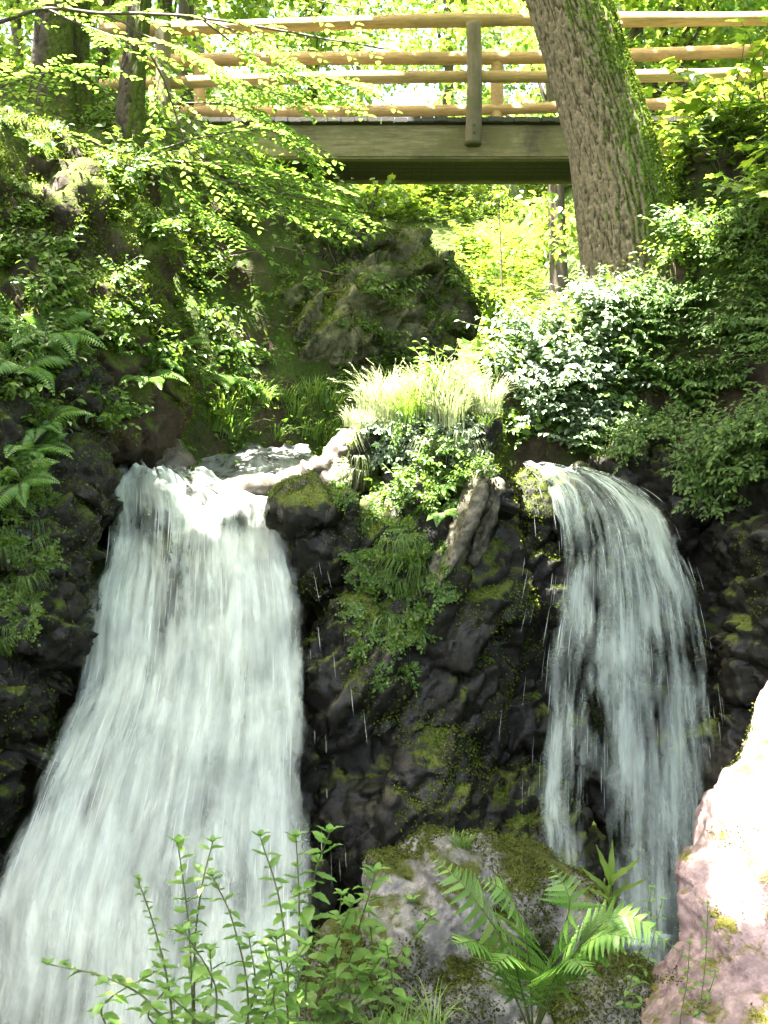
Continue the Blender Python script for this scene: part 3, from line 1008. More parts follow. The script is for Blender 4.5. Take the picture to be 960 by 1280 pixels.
def fern_mesh(seed, nfr, length, mat, rise=.7):
    rs = np.random.RandomState(seed)
    P, D, N, L, W, paths, rads = [], [], [], [], [], [], []
    for i in range(nfr):
        ph = i / nfr * 6.283 + rs.normal() * .3
        out = np.array([np.cos(ph), np.sin(ph), 0]); side = np.array([-out[1], out[0], 0])
        ln = length * rs.uniform(.7, 1.1)
        t = np.linspace(0, 1, 22)
        p = out * (ln * t * .9)[:, None] + np.array([0, 0, 1]) * (ln * (rise * rs.uniform(.8, 1.2)) * (1.5 * t - 1.25 * t ** 2))[:, None]
        paths.append(p); rads.append(np.linspace(.003, .001, 22))
        tg = unit(np.gradient(p, axis=0))
        for k in range(3, 22):
            w = ln * .22 * math.sin(math.pi * min(1, (k - 1) / 20) ** .7) + .01
            for s in (-1, 1):
                P.append(p[k]); D.append(side * s + tg[k] * .35 + np.array([0, 0, -.12])); N.append(np.cross(tg[k], side) * (1 if np.cross(tg[k], side)[2] > 0 else -1) + rs.normal(size=3) * .08)
                L.append(w); W.append(ln * .045)
    return tubes('stems', paths, rads, M['stem'], False, 4), leaves('fronds', P, D, N, np.array(L), np.array(W), mat, 'lance', rs=rs, as_mesh=True)


def grass_mesh(name, seed, n, R, H, width, mat, bend=.7, heads=0, hang=False):
    rs = np.random.RandomState(seed)
    Vs, Fs, rn, off = [], [], [], 0
    for i in range(n):
        ph = rs.rand() * 6.283; r = R * math.sqrt(rs.rand())
        b = np.array([r * math.cos(ph), r * math.sin(ph), 0])
        ph2 = ph + rs.normal() * .8
        out = np.array([math.cos(ph2), math.sin(ph2), 0])
        h = H * rs.uniform(.4, 1.1); t = np.linspace(0, 1, 6)
        bd = bend * rs.uniform(.4, 1.3)
        if hang:
            p = b + out * (h * .35 * np.sqrt(t))[:, None] + np.array([0, 0, 1]) * (h * (.22 * t - 1.0 * t ** 2))[:, None]
        else:
            p = b + out * (h * bd * t ** 2)[:, None] + np.array([0, 0, 1]) * (h * (t - .45 * bd * t ** 4))[:, None]
        sd = np.array([-out[1], out[0], 0]) + rs.normal(size=3) * .3
        w = width * rs.uniform(.6, 1.3) * np.array([.7, 1, .95, .75, .45, .05])
        Vs.append(np.stack([p - sd * w[:, None], p + sd * w[:, None]], 1).reshape(-1, 3))
        Fs.append(grid_faces(6, 2) + off); off += 12
        rn.append(np.full(12, rs.rand()))
        if i < heads:
            # seed head: a slim spindle of stacked spikelets on the tip
            hp = p[-1]; dr = unit(p[-1] - p[-2])
            for q in range(10):
                c = hp + dr * q * .007
                s2 = rand_dirs(1, rs)[0] * .006 + dr * .010
                s3 = unit(np.cross(s2, rs.normal(size=3))) * .0035
                Vs.append(np.stack([c, c + s2 * .5 + s3, c + s2 * 1.2, c + s2 * .5 - s3])); Fs.append(np.array([[0, 1, 2, 3]]) + off); off += 4
                rn.append(np.full(4, 1.0))
    return mesh_np(name, np.concatenate(Vs), np.concatenate(Fs), mat, False, {'rnd': np.concatenate(rn)})


# ------------------------------------------------------------------ surface lookup
def bvh_of(objs):
    V, F, off = [], [], 0
    for o in objs:
        me = o.data
        v = np.empty(len(me.vertices) * 3, np.float32); me.vertices.foreach_get('co', v)
        V.append(v.reshape(-1, 3))
        F += [[i + off for i in p.vertices] for p in me.polygons]
        off += len(me.vertices)
    return BVHTree.FromPolygons(np.concatenate(V).tolist(), F)


SOLID = [ground, bed_rock, left_cliff, crag, outcrop, slab, right_cliff, ledge, rib, bank_rock, strata_rock]
TREE = bvh_of(SOLID)
NEAR = bvh_of([boulder, pink, ground])


def hit(px, py, tree=None):
    d = Vector(((px - 480) / FOC, 1, (640 - py) / FOC))
    p, n, i, dist = (tree or TREE).ray_cast(Vector((0, 0, 0)), d.normalized())
    return (None, None) if p is None else (p, n)


def in_poly(x, y, poly):
    c = False
    j = len(poly) - 1
    for i in range(len(poly)):
        if (poly[i][1] > y) != (poly[j][1] > y) and x < (poly[j][0] - poly[i][0]) * (y - poly[i][1]) / (poly[j][1] - poly[i][1]) + poly[i][0]:
            c = not c
        j = i
    return c


def pick(poly, rs):
    xs_ = [p[0] for p in poly]; ys_ = [p[1] for p in poly]
    while True:
        x, y = rs.uniform(min(xs_), max(xs_)), rs.uniform(min(ys_), max(ys_))
        if in_poly(x, y, poly):
            return x, y


def scatter(name, poly, n, protos, label, cat, group, seed, scale=(.7, 1.2), tilt=.4, sep=0.0, part_names=('stems', 'foliage'), maxY=99, minY=0):
    """plants rooted where sight lines through the outline meet the bank"""
    rs = np.random.RandomState(seed)
    placed = []
    tries = 0
    while len(placed) < n and tries < n * 12:
        tries += 1
        x, y = pick(poly, rs)
        p, nn = hit(x, y)
        if p is None or p.y > maxY or p.y < minY:
            continue
        if sep and any((p - q).length < sep for q in placed):
            continue
        placed.append(p)
        e = empty(name, p - nn * .01, label, cat, group)
        ax = (Vector((0, 0, 1)) * (1 - tilt) + nn * tilt).normalized()
        e.rotation_mode = 'QUATERNION'
        q = Vector((0, 0, 1)).rotation_difference(ax)
        e.rotation_quaternion = q @ Euler((0, 0, rs.rand() * 6.28)).to_quaternion()
        s = rs.uniform(*scale)
        e.scale = (s, s, s)
        for pn, me in zip(part_names, protos[rs.randint(len(protos))]):
            o = link(pn, me, e)
            if pn in ('foliage', 'stems', 'fronds', 'blades'):
                o['kind'] = 'stuff'
    return placed


def surface_points(o, n, rs, want):
    me = o.data
    nf = len(me.polygons)
    ar = np.empty(nf, np.float32); me.polygons.foreach_get('area', ar)
    ce = np.empty(nf * 3, np.float32); me.polygons.foreach_get('center', ce); ce = ce.reshape(-1, 3)
    no = np.empty(nf * 3, np.float32); me.polygons.foreach_get('normal', no); no = no.reshape(-1, 3)
    w = ar * np.clip(want(ce, no), 0, 1)
    i = rs.choice(nf, n, p=w / w.sum())
    return ce[i] + rs.normal(size=(n, 3)) * np.sqrt(ar[i]).mean() * .45, no[i]


def moss(o, n, size, mat, want, seed, name='moss', lift=.4):
    rs = np.random.RandomState(seed)
    p, nn = surface_points(o, n, rs, want)
    D = unit(nn * lift + rand_dirs(n, rs))
    m = leaves(name, p, D, nn + rs.normal(size=(n, 3)) * .6, size * rs.uniform(.5, 1.3, n), size * .7, mat, 'chip', o, rs=rs)
    m['kind'] = 'stuff'
    return m


# ------------------------------------------------------------------ moss on the rocks
moss(boulder, 80000, .010, M['moss_leaf'], lambda c, n: smooth(-.02, .10, fbm(c * 4.2 + 3, 4) + .20 + .06 * n[:, 2] - .45 * np.exp(-(((c - at(548, 1075, 4.2)) / np.array([.17, .3, .14])) ** 2).sum(1))) * (c[:, 2] > -1.75), 1)
moss(pink, 5000, .010, M['moss_leaf'], lambda c, n: smooth(.25, .4, fbm(c * 6 + 9, 4) + .1 * n[:, 2]), 2)
moss(outcrop, 60000, .017, M['moss_green'], lambda c, n: smooth(.08, .2, fbm(c * 2.2 + 3, 4) + .25 * n[:, 2] + .10 * smooth(-.6, .4, c[:, 2])), 3)
moss(crag, 50000, .022, M['moss_green'], lambda c, n: smooth(-.08, .08, fbm(c * 2 + 7, 4) + .15 * n[:, 2]), 4)
moss(left_cliff, 30000, .018, M['moss_green'], lambda c, n: smooth(.2, .3, fbm(c * 2 + 1, 4) + .25 * n[:, 2] + .3 * smooth(-.9, -1.7, c[:, 0] * 1.0)), 5)
moss(right_cliff, 24000, .018, M['moss_green'], lambda c, n: smooth(.2, .3, fbm(c * 2 + 5, 4) + .3 * n[:, 2] * (c[:, 2] > 0)), 6)
moss(strata_rock, 22000, .025, M['moss_green'], lambda c, n: smooth(.05, .2, fbm(c * 2 + 5, 4) + .4 * n[:, 2]), 7)
lt = [c for c in lean.children if c.name.startswith('trunk')][0]


def trunk_moss_want(c, n):
    return smooth(.35, .75, n[:, 0] + .35 * fbm(c * 2.5, 3)) * (c[:, 2] < 3)


moss(lt, 26000, .022, M['moss_green'], trunk_moss_want, 8)

# ------------------------------------------------------------------ prototypes
herb = [plant_meshes(20 + i, .26, .26, 11, 9, .055, .62, M['leaf_herb']) for i in range(4)]
herb_small = [plant_meshes(40 + i, .14, .13, 12, 8, .032, .7, M['leaf_herb']) for i in range(3)]
fresh = [plant_meshes(60 + i, .38, .42, 12, 11, .062, .6, M['leaf_fresh'], droop=.5) for i in range(4)]
bush = [plant_meshes(80 + i, .40, .38, 20, 13, .052, .62, M['leaf_dark'], droop=.55, up=1.3) for i in range(4)]
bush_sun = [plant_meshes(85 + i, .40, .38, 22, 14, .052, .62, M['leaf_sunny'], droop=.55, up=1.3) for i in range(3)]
maple = [plant_meshes(100 + i, .6, .75, 11, 9, .12, .9, M['leaf_fresh'], droop=.6, shape='maple', stem_r=.005, up=1.2) for i in range(3)]
trailing = [plant_meshes(120 + i, .12, .05, 12, 12, .026, .75, M['leaf_herb'], droop=2.2, t0=.1, stem_r=.0015) for i in range(3)]
ferns = [fern_mesh(140 + i, 7, .42, M['leaf_fern']) for i in range(3)]
tuft = [(grass_mesh('blades', 160 + i, 90, .10, .30, .004, M['grass']),) for i in range(3)]
hanging = [(grass_mesh('blades', 170 + i, 150, .12, .40, .0024, M['grass'], hang=True),) for i in range(3)]

# left bank
scatter('herb', [(0, 150), (130, 150), (330, 240), (330, 330), (300, 470), (200, 500), (120, 300), (0, 260)], 40, herb + herb_small, 'leafy green herb clump growing on the mossy left bank', 'herb', 'herbs on the left bank', 1)
scatter('herb', [(80, 400), (240, 380), (400, 520), (330, 550), (200, 530), (130, 560)], 30, herb_small + herb, 'small herb clump low on the slope above the left waterfall', 'herb', 'herbs above the left waterfall', 2, (.6, 1.0))
scatter('shrub', [(120, 170), (340, 180), (360, 300), (240, 360), (150, 300)], 10, fresh, 'bright yellow-green leafy shrub on the left bank near the bridge', 'shrub', 'fresh shrubs by the bridge end', 3, (.8, 1.3))
scatter('herb', [(0, 270), (90, 290), (110, 420), (70, 520), (0, 620)], 26, herb, 'leafy herb clump hanging over the dark left rock wall', 'herb', 'herbs over the left rock wall', 4, (.7, 1.1))
scatter('fern', [(0, 400), (70, 410), (70, 470), (0, 480)], 5, ferns, 'pale green fern arching from the left rock wall', 'fern', 'ferns on the left rock wall', 5, (.8, 1.2), .5, .12, ('stems', 'fronds'))
scatter('fern', [(0, 530), (50, 540), (50, 610), (0, 640)], 4, ferns, 'green fern arching low beside the left waterfall', 'fern', 'ferns beside the left waterfall', 6, (.7, 1.0), .5, .12, ('stems', 'fronds'))
scatter('fern', [(170, 420), (300, 420), (330, 500), (180, 500)], 6, ferns, 'small fern on the shaded slope behind the left waterfall', 'fern', 'ferns on the shaded slope', 7, (.6, .9), .4, .2, ('stems', 'fronds'))
trailing_lime = [plant_meshes(125 + i, .13, .05, 14, 13, .024, .75, M['leaf_fresh'], droop=2.4, t0=.1, stem_r=.0015) for i in range(2)]
scatter('trailing_plant', [(0, 560), (60, 590), (66, 700), (30, 800), (0, 830)], 44, trailing_lime, 'lime green small-leaved creeper matting the left rock wall', 'creeper', 'lime creepers on the left wall', 41, (.7, 1.2), .7)
scatter('hanging_grass', [(0, 580), (50, 600), (58, 700), (20, 800), (0, 800)], 12, hanging, 'bright green grass hanging from the left rock wall', 'grass', 'hanging grass on the left wall', 8, (.3, .6), .3, .06, ('blades',))
# back slope below the bridge
scatter('herb', [(330, 240), (560, 240), (620, 420), (600, 500), (480, 480), (440, 330), (330, 330)], 44, herb_small + herb, 'leafy herb on the slope under the footbridge', 'herb', 'herbs under the bridge', 9, (.8, 1.3))
scatter('grass_tuft', [(250, 500), (430, 500), (430, 555), (260, 555)], 14, tuft, 'grass tuft at the stream edge above the left waterfall', 'grass', 'grass at the stream edge', 10, (.7, 1.1), .2, .1, ('blades',))
scatter('maple_sapling', [(575, 235), (700, 235), (690, 350), (650, 450), (600, 400)], 30, maple, 'bright green broad-leaved sapling growing below the footbridge', 'sapling', 'saplings below the bridge', 11, (.7, 1.2), .1, .3)
scatter('maple_sapling', [(570, 235), (700, 235), (690, 300), (650, 440), (600, 400)], 50, maple + fresh, 'leafy shrub crowding the bright slope seen under the footbridge', 'shrub', 'shrubs on the slope under the bridge', 34, (1.0, 1.7), .05, .25)
scatter('herb', [(300, 300), (480, 290), (480, 420), (440, 520), (330, 480)], 12, herb_small, 'herb clump around the slanted layered rock face', 'herb', 'herbs around the layered rock', 35, (.7, 1.0), .5)
scatter('shrub', [(820, 300), (960, 270), (1000, 420), (840, 400)], 22, fresh + bush, 'leafy shrub on the bank at the right foot of the leaning tree', 'shrub', 'shrubs on the bank beside the leaning tree', 36, (.6, .95), .35)
scatter('bush', [(640, 520), (800, 540), (800, 585), (740, 585), (640, 570)], 16, bush + herb_small, 'low bush overhanging the lip of the right waterfall', 'bush', 'bushes at the lip of the right waterfall', 37, (.45, .7), .5)
scatter('shrub', [(560, 300), (660, 300), (650, 440), (600, 450)], 14, fresh + maple, 'fresh green shrub on the slope behind the grass-topped outcrop', 'shrub', 'shrubs behind the outcrop', 38, (1.0, 1.8), .1, .2)
scatter('shrub', [(575, 290), (650, 290), (650, 440), (600, 440)], 24, fresh + maple, 'sunny green shrub on the slope between the layered rock and the leaning tree', 'shrub', 'shrubs behind the layered rock', 39, (1.0, 1.7), .1)
# right bank
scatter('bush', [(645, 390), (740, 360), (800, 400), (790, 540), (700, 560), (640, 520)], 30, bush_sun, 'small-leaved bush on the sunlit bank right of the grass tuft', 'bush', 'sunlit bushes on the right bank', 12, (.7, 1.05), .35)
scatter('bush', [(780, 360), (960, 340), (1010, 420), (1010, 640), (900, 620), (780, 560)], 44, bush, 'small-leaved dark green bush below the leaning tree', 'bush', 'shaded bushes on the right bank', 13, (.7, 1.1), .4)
scatter('bush', [(840, 560), (980, 560), (980, 660), (900, 640)], 9, bush, 'dark green bush trailing over the right rock wall', 'bush', 'bushes over the right rock wall', 14, (.6, .9), .6)
scatter('shrub', [(820, 170), (960, 100), (1010, 340), (860, 340)], 18, maple + fresh, 'bright broad-leaved shrub right of the leaning tree', 'shrub', 'shrubs right of the leaning tree', 15, (.8, 1.2), .2)
scatter('shrub', [(690, 270), (725, 260), (735, 400), (690, 400)], 7, fresh + bush, 'leafy shrub at the left foot of the leaning tree', 'shrub', 'shrubs at the foot of the leaning tree', 16, (.6, .9), .2)
# the outcrop
scatter('trailing_plant', [(380, 600), (560, 590), (560, 700), (540, 830), (490, 880), (440, 820), (430, 680)], 70, trailing, 'small-leaved creeper trailing down the outcrop face', 'creeper', 'creepers on the outcrop', 17, (.7, 1.3), .75)
scatter('trailing_plant', [(450, 590), (550, 590), (545, 700), (530, 800), (495, 830), (450, 720)], 34, trailing_lime, 'lime green creeper hanging in the curtain of plants on the outcrop', 'creeper', 'lime creepers on the outcrop', 44, (.8, 1.4), .75)
scatter('hanging_grass', [(440, 640), (540, 640), (540, 790), (470, 800)], 9, hanging, 'thin green grass hanging down the outcrop face', 'grass', 'hanging grass on the outcrop', 18, (.5, .9), .3, .08, ('blades',))
scatter('herb', [(440, 540), (610, 530), (620, 590), (540, 640), (450, 620)], 26, herb_small, 'small leafy herb on top of the outcrop', 'herb', 'herbs on the outcrop', 19, (.7, 1.1), .5)
scatter('fern', [(520, 580), (570, 580), (570, 640), (530, 650)], 2, ferns, 'small fern below the grass tuft on the outcrop', 'fern', 'ferns on the outcrop', 20, (.35, .5), .5, .1, ('stems', 'fronds'))

# the sunlit grass on top of the outcrop
rs = np.random.RandomState(77)
gmesh = [grass_mesh('blades', 210 + i, 110, .12, .30, .0036, M['grass'], .6, 14) for i in range(1)] + [grass_mesh('blades', 200 + i, 150, .12, .38, .0036, M['grass_pale'], .5, 30) for i in range(3)]
for i in range(30):
    gxp = rs.uniform(428, 622)
    p, n = hit(gxp, rs.uniform(492, 532) + abs(gxp - 520) * .25 * rs.rand())
    if p is None or p.y > 9.6:
        continue
    e = empty('grass_tuft', p, 'tall seeding grass tuft in full sun on top of the outcrop', 'grass', 'sunlit grass on the outcrop')
    e.rotation_euler.z = rs.rand() * 6
    s = rs.uniform(.45, 1.05) * (1.12 - abs(gxp - 525) / 220); e.scale = (s, s, s)
    b = link('blades', gmesh[i % 4], e); b['kind'] = 'stuff'

scatter('herb', [(430, 525), (615, 525), (620, 575), (440, 590)], 26, [plant_meshes(230 + i, .13, .11, 12, 9, .034, .6, M['leaf_sunny']) for i in range(2)], 'small glossy herb in the sun under the grass tufts', 'herb', 'glossy herbs on the outcrop crest', 42, (.8, 1.2), .6)
scatter('hanging_grass', [(430, 535), (610, 530), (610, 570), (430, 590)], 10, [(grass_mesh('blades', 240 + i, 90, .10, .24, .003, M['grass_pale'], hang=True),) for i in range(2)], 'pale grass drooping over the crest of the outcrop', 'grass', 'drooping grass on the outcrop crest', 43, (.6, 1.0), .3, .06, ('blades',))

# leaf cover on the banks
rs = np.random.RandomState(64)


def bank_want(c, n):
    k = (c[:, 1] > 9.0) & (c[:, 1] < 24) & (np.abs(c[:, 0] - .5) < 6 + .1 * c[:, 1]) & (np.abs(c[:, 0] - xs(c[:, 1])) > hw(c[:, 1]) * .9)
    return k * smooth(-.25, .25, fbm(c * 1.4 + 50, 4)) * np.interp(c[:, 1], [9, 13, 24], [1, .8, .25])


for nm, cnt, sz, mt, up_, sd in (('moss', 60000, .035, 'moss_green', .4, 1), ('leaf_cover', 34000, .06, 'leaf_herb', .5, 2)):
    p_, n_ = surface_points(ground, cnt, rs, bank_want)
    D_ = rand_dirs(cnt, rs, .5) + n_ * .25
    L_ = sz * rs.uniform(.5, 1.25, cnt) * np.interp(p_[:, 1], [9, 13, 22], [1, 1.1, 2.0])
    o = leaves(nm, p_ + n_ * (.02 + .05 * rs.rand(cnt, 1) * (nm != 'moss')), D_, n_ * .5 + np.array([0, 0, up_]) + rs.normal(size=(cnt, 3)) * .35, L_, L_ * .65, M[mt], 'chip' if nm == 'moss' else 'ovate', ground, rs=rs)
    o['kind'] = 'stuff'

# bare roots and fallen twigs on the shaded bank
for i in range(26):
    a, b = pick([(290, 260), (470, 270), (500, 420), (440, 500), (330, 470), (200, 330)], rs)
    p_, n_ = hit(a, b)
    if p_ is None or p_.y > 14:
        continue
    q_ = [np.array(p_ + n_ * .02)]
    dr_ = np.array([rs.normal() * .8, -.1, -abs(rs.normal()) * .7])
    for k in range(5):
        dr_ = unit(dr_ + rs.normal(size=3) * .45)
        nx, nn_, _, _ = TREE.find_nearest(Vector(q_[-1] + dr_ * .13))
        q_.append(np.array(nx + nn_ * rs.uniform(.02, .07)))
    e = empty('root', q_[0], 'bare brown root curling out of the shaded bank below the bridge', 'root', 'bare roots on the shaded bank')
    tubes('strand', [spline([x_ - q_[0] for x_ in q_], 22)], [np.linspace(.011, .004, 22) * rs.uniform(.6, 1.3)], M['twig'], e, 6)

# ------------------------------------------------------------------ trees


def crown_leaves(seed, centre, rad, nclump, per, clump_r, leaf, mat, shape='ovate', flat=.5, limit=None, wr=.62):
    rs = np.random.RandomState(seed)
    c = rand_dirs(nclump, rs) * (rs.rand(nclump, 1) ** .45) * np.array(rad) + np.array(centre)
    cr = clump_r * rs.uniform(.6, 1.3, nclump)
    q = np.repeat(np.arange(nclump), per)
    n = len(q)
    d = rand_dirs(n, rs) * (rs.rand(n, 1) ** .6) * cr[q][:, None] * np.array([1, 1, 1 - flat])
    P = c[q] + d
    D = unit(d / np.maximum(cr[q][:, None], .01) + rs.normal(size=(n, 3)) * .7 + np.array([0, 0, -.25]))
    N = np.array([0, 0, 1.0]) + rs.normal(size=(n, 3)) * .5
    if limit is not None:
        k = limit(P)
        P, D, N = P[k], D[k], N[k]
    L = leaf * rs.uniform(.6, 1.2, len(P))
    rn = np.clip(.5 + .3 * np.repeat(rs.normal(size=nclump), per)[:len(P)] + .2 * rs.normal(size=len(P)), 0, 1)
    return c, leaves('foliage', P, D, N, L, L * wr, mat, shape, rs=rs, rnd=rn, as_mesh=True)


def limb_paths(base, top, centres, seed, n=10):
    """limbs from the trunk axis out into some clumps"""
    rs = np.random.RandomState(seed)
    paths, rads = [], []
    for i in rs.choice(len(centres), min(n, len(centres)), replace=False):
        c = centres[i]
        f = np.clip((c[2] - base[2]) / (top[2] - base[2]) - .15, .2, .95)
        s = base + (top - base) * f
        m = (s + c) / 2 + np.array([0, 0, .12 * np.linalg.norm(c - s)])
        paths.append(spline([s, m, c], 10)); rads.append(np.linspace(.05, .012, 10))
    return paths, rads


def far_tree_proto(seed, H, crown_c, crown_r, nclump, per, leaf, r0, mat):
    rs = np.random.RandomState(seed)
    base = np.array([0, 0, -.3]); top = np.array([rs.normal() * .4, rs.normal() * .4, H])
    c, fol = crown_leaves(seed, crown_c, crown_r, nclump, per, .75, leaf, mat, 'maple' if seed % 2 else 'ovate', .55, wr=.8)
    tp = spline([base, (base + top) / 2 + rs.normal(size=3) * .12, top], 24)
    lp, lr = limb_paths(base, top, c, seed)
    tr = tubes('trunk', [tp], [np.linspace(r0, r0 * .3, 24)], M['bark_far'], False, 10)
    lb = tubes('limbs', lp, lr, M['bark_far'], False, 5)
    return tr, lb, fol


M['bark_far'] = plain_material('far_bark', (.03, .024, .017), (.085, .07, .05), 14, .9, .5, (3, 3, .6))
far = [far_tree_proto(301, 11, (0, 0, 6.0), (2.6, 2.6, 5.2), 105, 52, .17, .16, M['leaf_far']),
       far_tree_proto(302, 9, (0, 0, 4.8), (2.3, 2.3, 4.4), 90, 55, .15, .12, M['leaf_far']),
       far_tree_proto(303, 13, (0, 0, 7.5), (3.0, 3.0, 6.0), 120, 52, .18, .2, M['leaf_far'])]
rs = np.random.RandomState(31)
spots = [(230, 23, 0), (120, 18, 1), (-60, 19, 2), (790, 19.5, 1), (860, 19, 0), (1000, 23, 2), (1130, 21, 0), (700, 25, 2), (800, 26, 0), (920, 27, 2), (200, 25, 2), (30, 25, 0), (400, 27, 0),
         (330, 33, 2), (560, 36, 0), (700, 35, 1), (860, 37, 2), (1060, 27, 1), (100, 36, 2), (960, 45, 2), (250, 45, 2), (450, 48, 1), (620, 50, 2), (780, 48, 0)]
for px, Y, k in spots:
    x = (px - 480) / FOC * Y
    z = float(ground_z(np.array([x]), np.array([Y]))[0])
    e = empty('tree', (x, Y, z), 'leafy bright green tree standing beyond the footbridge', 'tree', 'trees beyond the footbridge')
    e.rotation_euler.z = rs.rand() * 6
    s = rs.uniform(.85, 1.15); e.scale = (s, s, s * rs.uniform(.9, 1.1))
    for nm, me in zip(('trunk', 'limbs', 'foliage'), far[k]):
        o = link(nm, me, e)
        if nm != 'trunk':
            o['kind'] = 'stuff'
scatter('maple_sapling', [(420, 120), (960, 120), (960, 200), (420, 225)], 26, maple, 'bright broad-leaved sapling on the hillside beyond the footbridge', 'sapling', 'saplings beyond the bridge', 33, (1.0, 1.9), .05, .3)

scatter('shrub', [(430, 230), (570, 230), (570, 280), (520, 300), (430, 275)], 44, fresh + maple, 'pale green shrub on the far slope glimpsed under the bridge beam', 'shrub', 'shrubs on the far slope', 45, (1.3, 2.2), .05, minY=15.8)

# thin stems under the bridge
for i, (pts, r) in enumerate((([(456, 300), (463, 270), (468, 248), (472, 232)], .025), ([(628, 400), (627, 340), (625, 290), (623, 240)], .02), ([(440, 290), (438, 262), (437, 240)], .015))):
    p, n = hit(*pts[0])
    Y = p.y
    q = [at(a, b, Y) for a, b in pts]
    e = empty('young_tree', q[0], ['pale thin leaning stem under the left part of the bridge', 'slender dark upright stem under the middle of the bridge', 'thin dark stem under the bridge beside the pale one'][i], 'tree')
    l0 = np.array(e.location)
    tubes('trunk', [spline([a - l0 + np.array([0, 0, -.1 if j == 0 else 0]) for j, a in enumerate(q)], 20)], [np.linspace(r, r * .6, 20)], M['twig'], e, 8)
    _, fol = crown_leaves(400 + i, q[-1] - l0 + np.array([0, 0, -.1]), (.3, .3, .12), 9, 14, .16, .07, M['leaf_fresh'], 'maple', .6, wr=.9)
    o = link('foliage', fol, e); o['kind'] = 'stuff'

# dark trunks on the left bank
left_trunks = [([(68, 190), (66, 90), (68, 0), (64, -160), (60, -420)], [.20, .165, .15, .14, .10], 10.8, 'thick dark mossy tree trunk on the left bank'),
               ([(104, 190), (99, 90), (100, 0), (112, -160), (130, -420)], [.12, .09, .085, .08, .06], 11.0, 'slimmer dark trunk close beside the thick trunk on the left bank'),
               ([(160, 240), (164, 130), (172, 40), (182, -80), (200, -380)], [.14, .105, .09, .08, .06], 10.6, 'lone dark leaning trunk between the thick trunks and the bridge')]
for i, (pts, rad, Y, lab) in enumerate(left_trunks):
    q = [at(a, b, Y) for a, b in pts]
    e = empty('tree', q[0], lab, 'tree')
    l0 = np.array(e.location)
    trunk('trunk', [a - l0 for a in q], rad, M['bark_dark'], e, 60, 160, .014, 20 + i, .35, 9)

# the tree trunks seen beyond the bridge on the right
for i, (px, Y, r) in enumerate(((797, 20, .13), (812, 20.6, .09), (935, 22, .16))):
    x = (px - 480) / FOC * Y
    z = float(ground_z(np.array([x]), np.array([Y]))[0])
    e = empty('tree', (x, Y, z - .2), ['dark trunk standing beyond the bridge just right of the leaning tree', 'thin forked trunk touching the dark trunk beyond the bridge', 'pale thick trunk beyond the right end of the bridge', 'thin trunk beyond the bridge, just left of the leaning tree'][i], 'tree')
    tubes('trunk', [spline([(0, 0, 0), (.05, 0, 3), (-.1 + .3 * (i == 1), 0, 6), (.1, .2, 9)], 24)], [np.linspace(r, r * .5, 24)], M['bark_far'], e, 10)
    _, fol = crown_leaves(430 + i, (0, 0, 8.5), (1.8, 1.8, 2), 40, 30, .6, .16, M['leaf_far'], 'maple', .5, wr=.9)
    o = link('foliage', fol, e); o['kind'] = 'stuff'

# ------------------------------------------------------------------ unseen canopy overhead, its leaves opened and packed to set sun and shade below
GAPS = [(520, 505, 8.5, .50), (590, 520, 8.6, .4), (450, 500, 8.6, .3), (700, 440, 9.2, .5), (660, 490, 9.0, .4), (740, 380, 9.6, .4), (430, 560, 8.7, .35), (675, 588, 8.5, .16),  # spots kept clear of leaves so sun falls there
        (250, 625, 8.6, .3), (935, 990, 4.2, .09), (1000, 1200, 4.1, .14), (965, 900, 4.4, .16), (900, 1240, 4.1, .05), (950, 1100, 4.2, .05),
        (370, 240, 9.4, .6), (300, 160, 9.5, .6), (250, 280, 9.4, .5), (420, 100, 9.4, .5), (200, 120, 9.4, .4), (430, 180, 14, .7), (340, 180, 14, .7), (900, 60, 14, .9), (800, 80, 14, .5),
        (40, 80, 9, .4), (880, 330, 10.5, .45), (930, 250, 11, .5), (700, 330, 10.3, .3), (200, 200, 9.5, .5), (120, 150, 10, .3)]
GAPS += [(a, b, None, r) for a, b, r in ((700, 430, .6), (660, 480, .5), (720, 500, .5), (740, 400, .45), (690, 540, .4), (670, 420, .4), (520, 520, .5), (590, 540, .4), (450, 550, .35), (676, 586, .2), (330, 625, .3), (260, 620, .3), (100, 300, .16), (230, 420, .16), (290, 330, .2), (60, 200, .2), (30, 420, .2), (150, 240, .2), (300, 450, .15), (20, 560, .12), (860, 330, .4), (640, 420, .4))]


def gap_point(a, b, c):
    if c is None:
        p, _ = hit(a, b)
        return np.array(p) + np.array([0, 0, .12])
    return at(a, b, c)


GA = np.array([gap_point(a, b, c) for a, b, c, r in GAPS]); GR = np.array([g[3] for g in GAPS])
sv = np.array(SUN)


def canopy_ok(P):
    keep = np.ones(len(P), bool)
    for a, r in zip(GA, GR):
        v = P - a
        t = v @ sv
        d = np.linalg.norm(v - t[:, None] * sv, axis=1)
        jag = r * (1.1 + .3 * noise(P * 1.7 + a)) + .06
        keep &= d > jag
    # nothing of it hangs into the picture
    keep &= ~((P[:, 2] < .40 * P[:, 1] + .45) & (np.abs(P[:, 0]) < .3 * P[:, 1] + .6))
    return keep


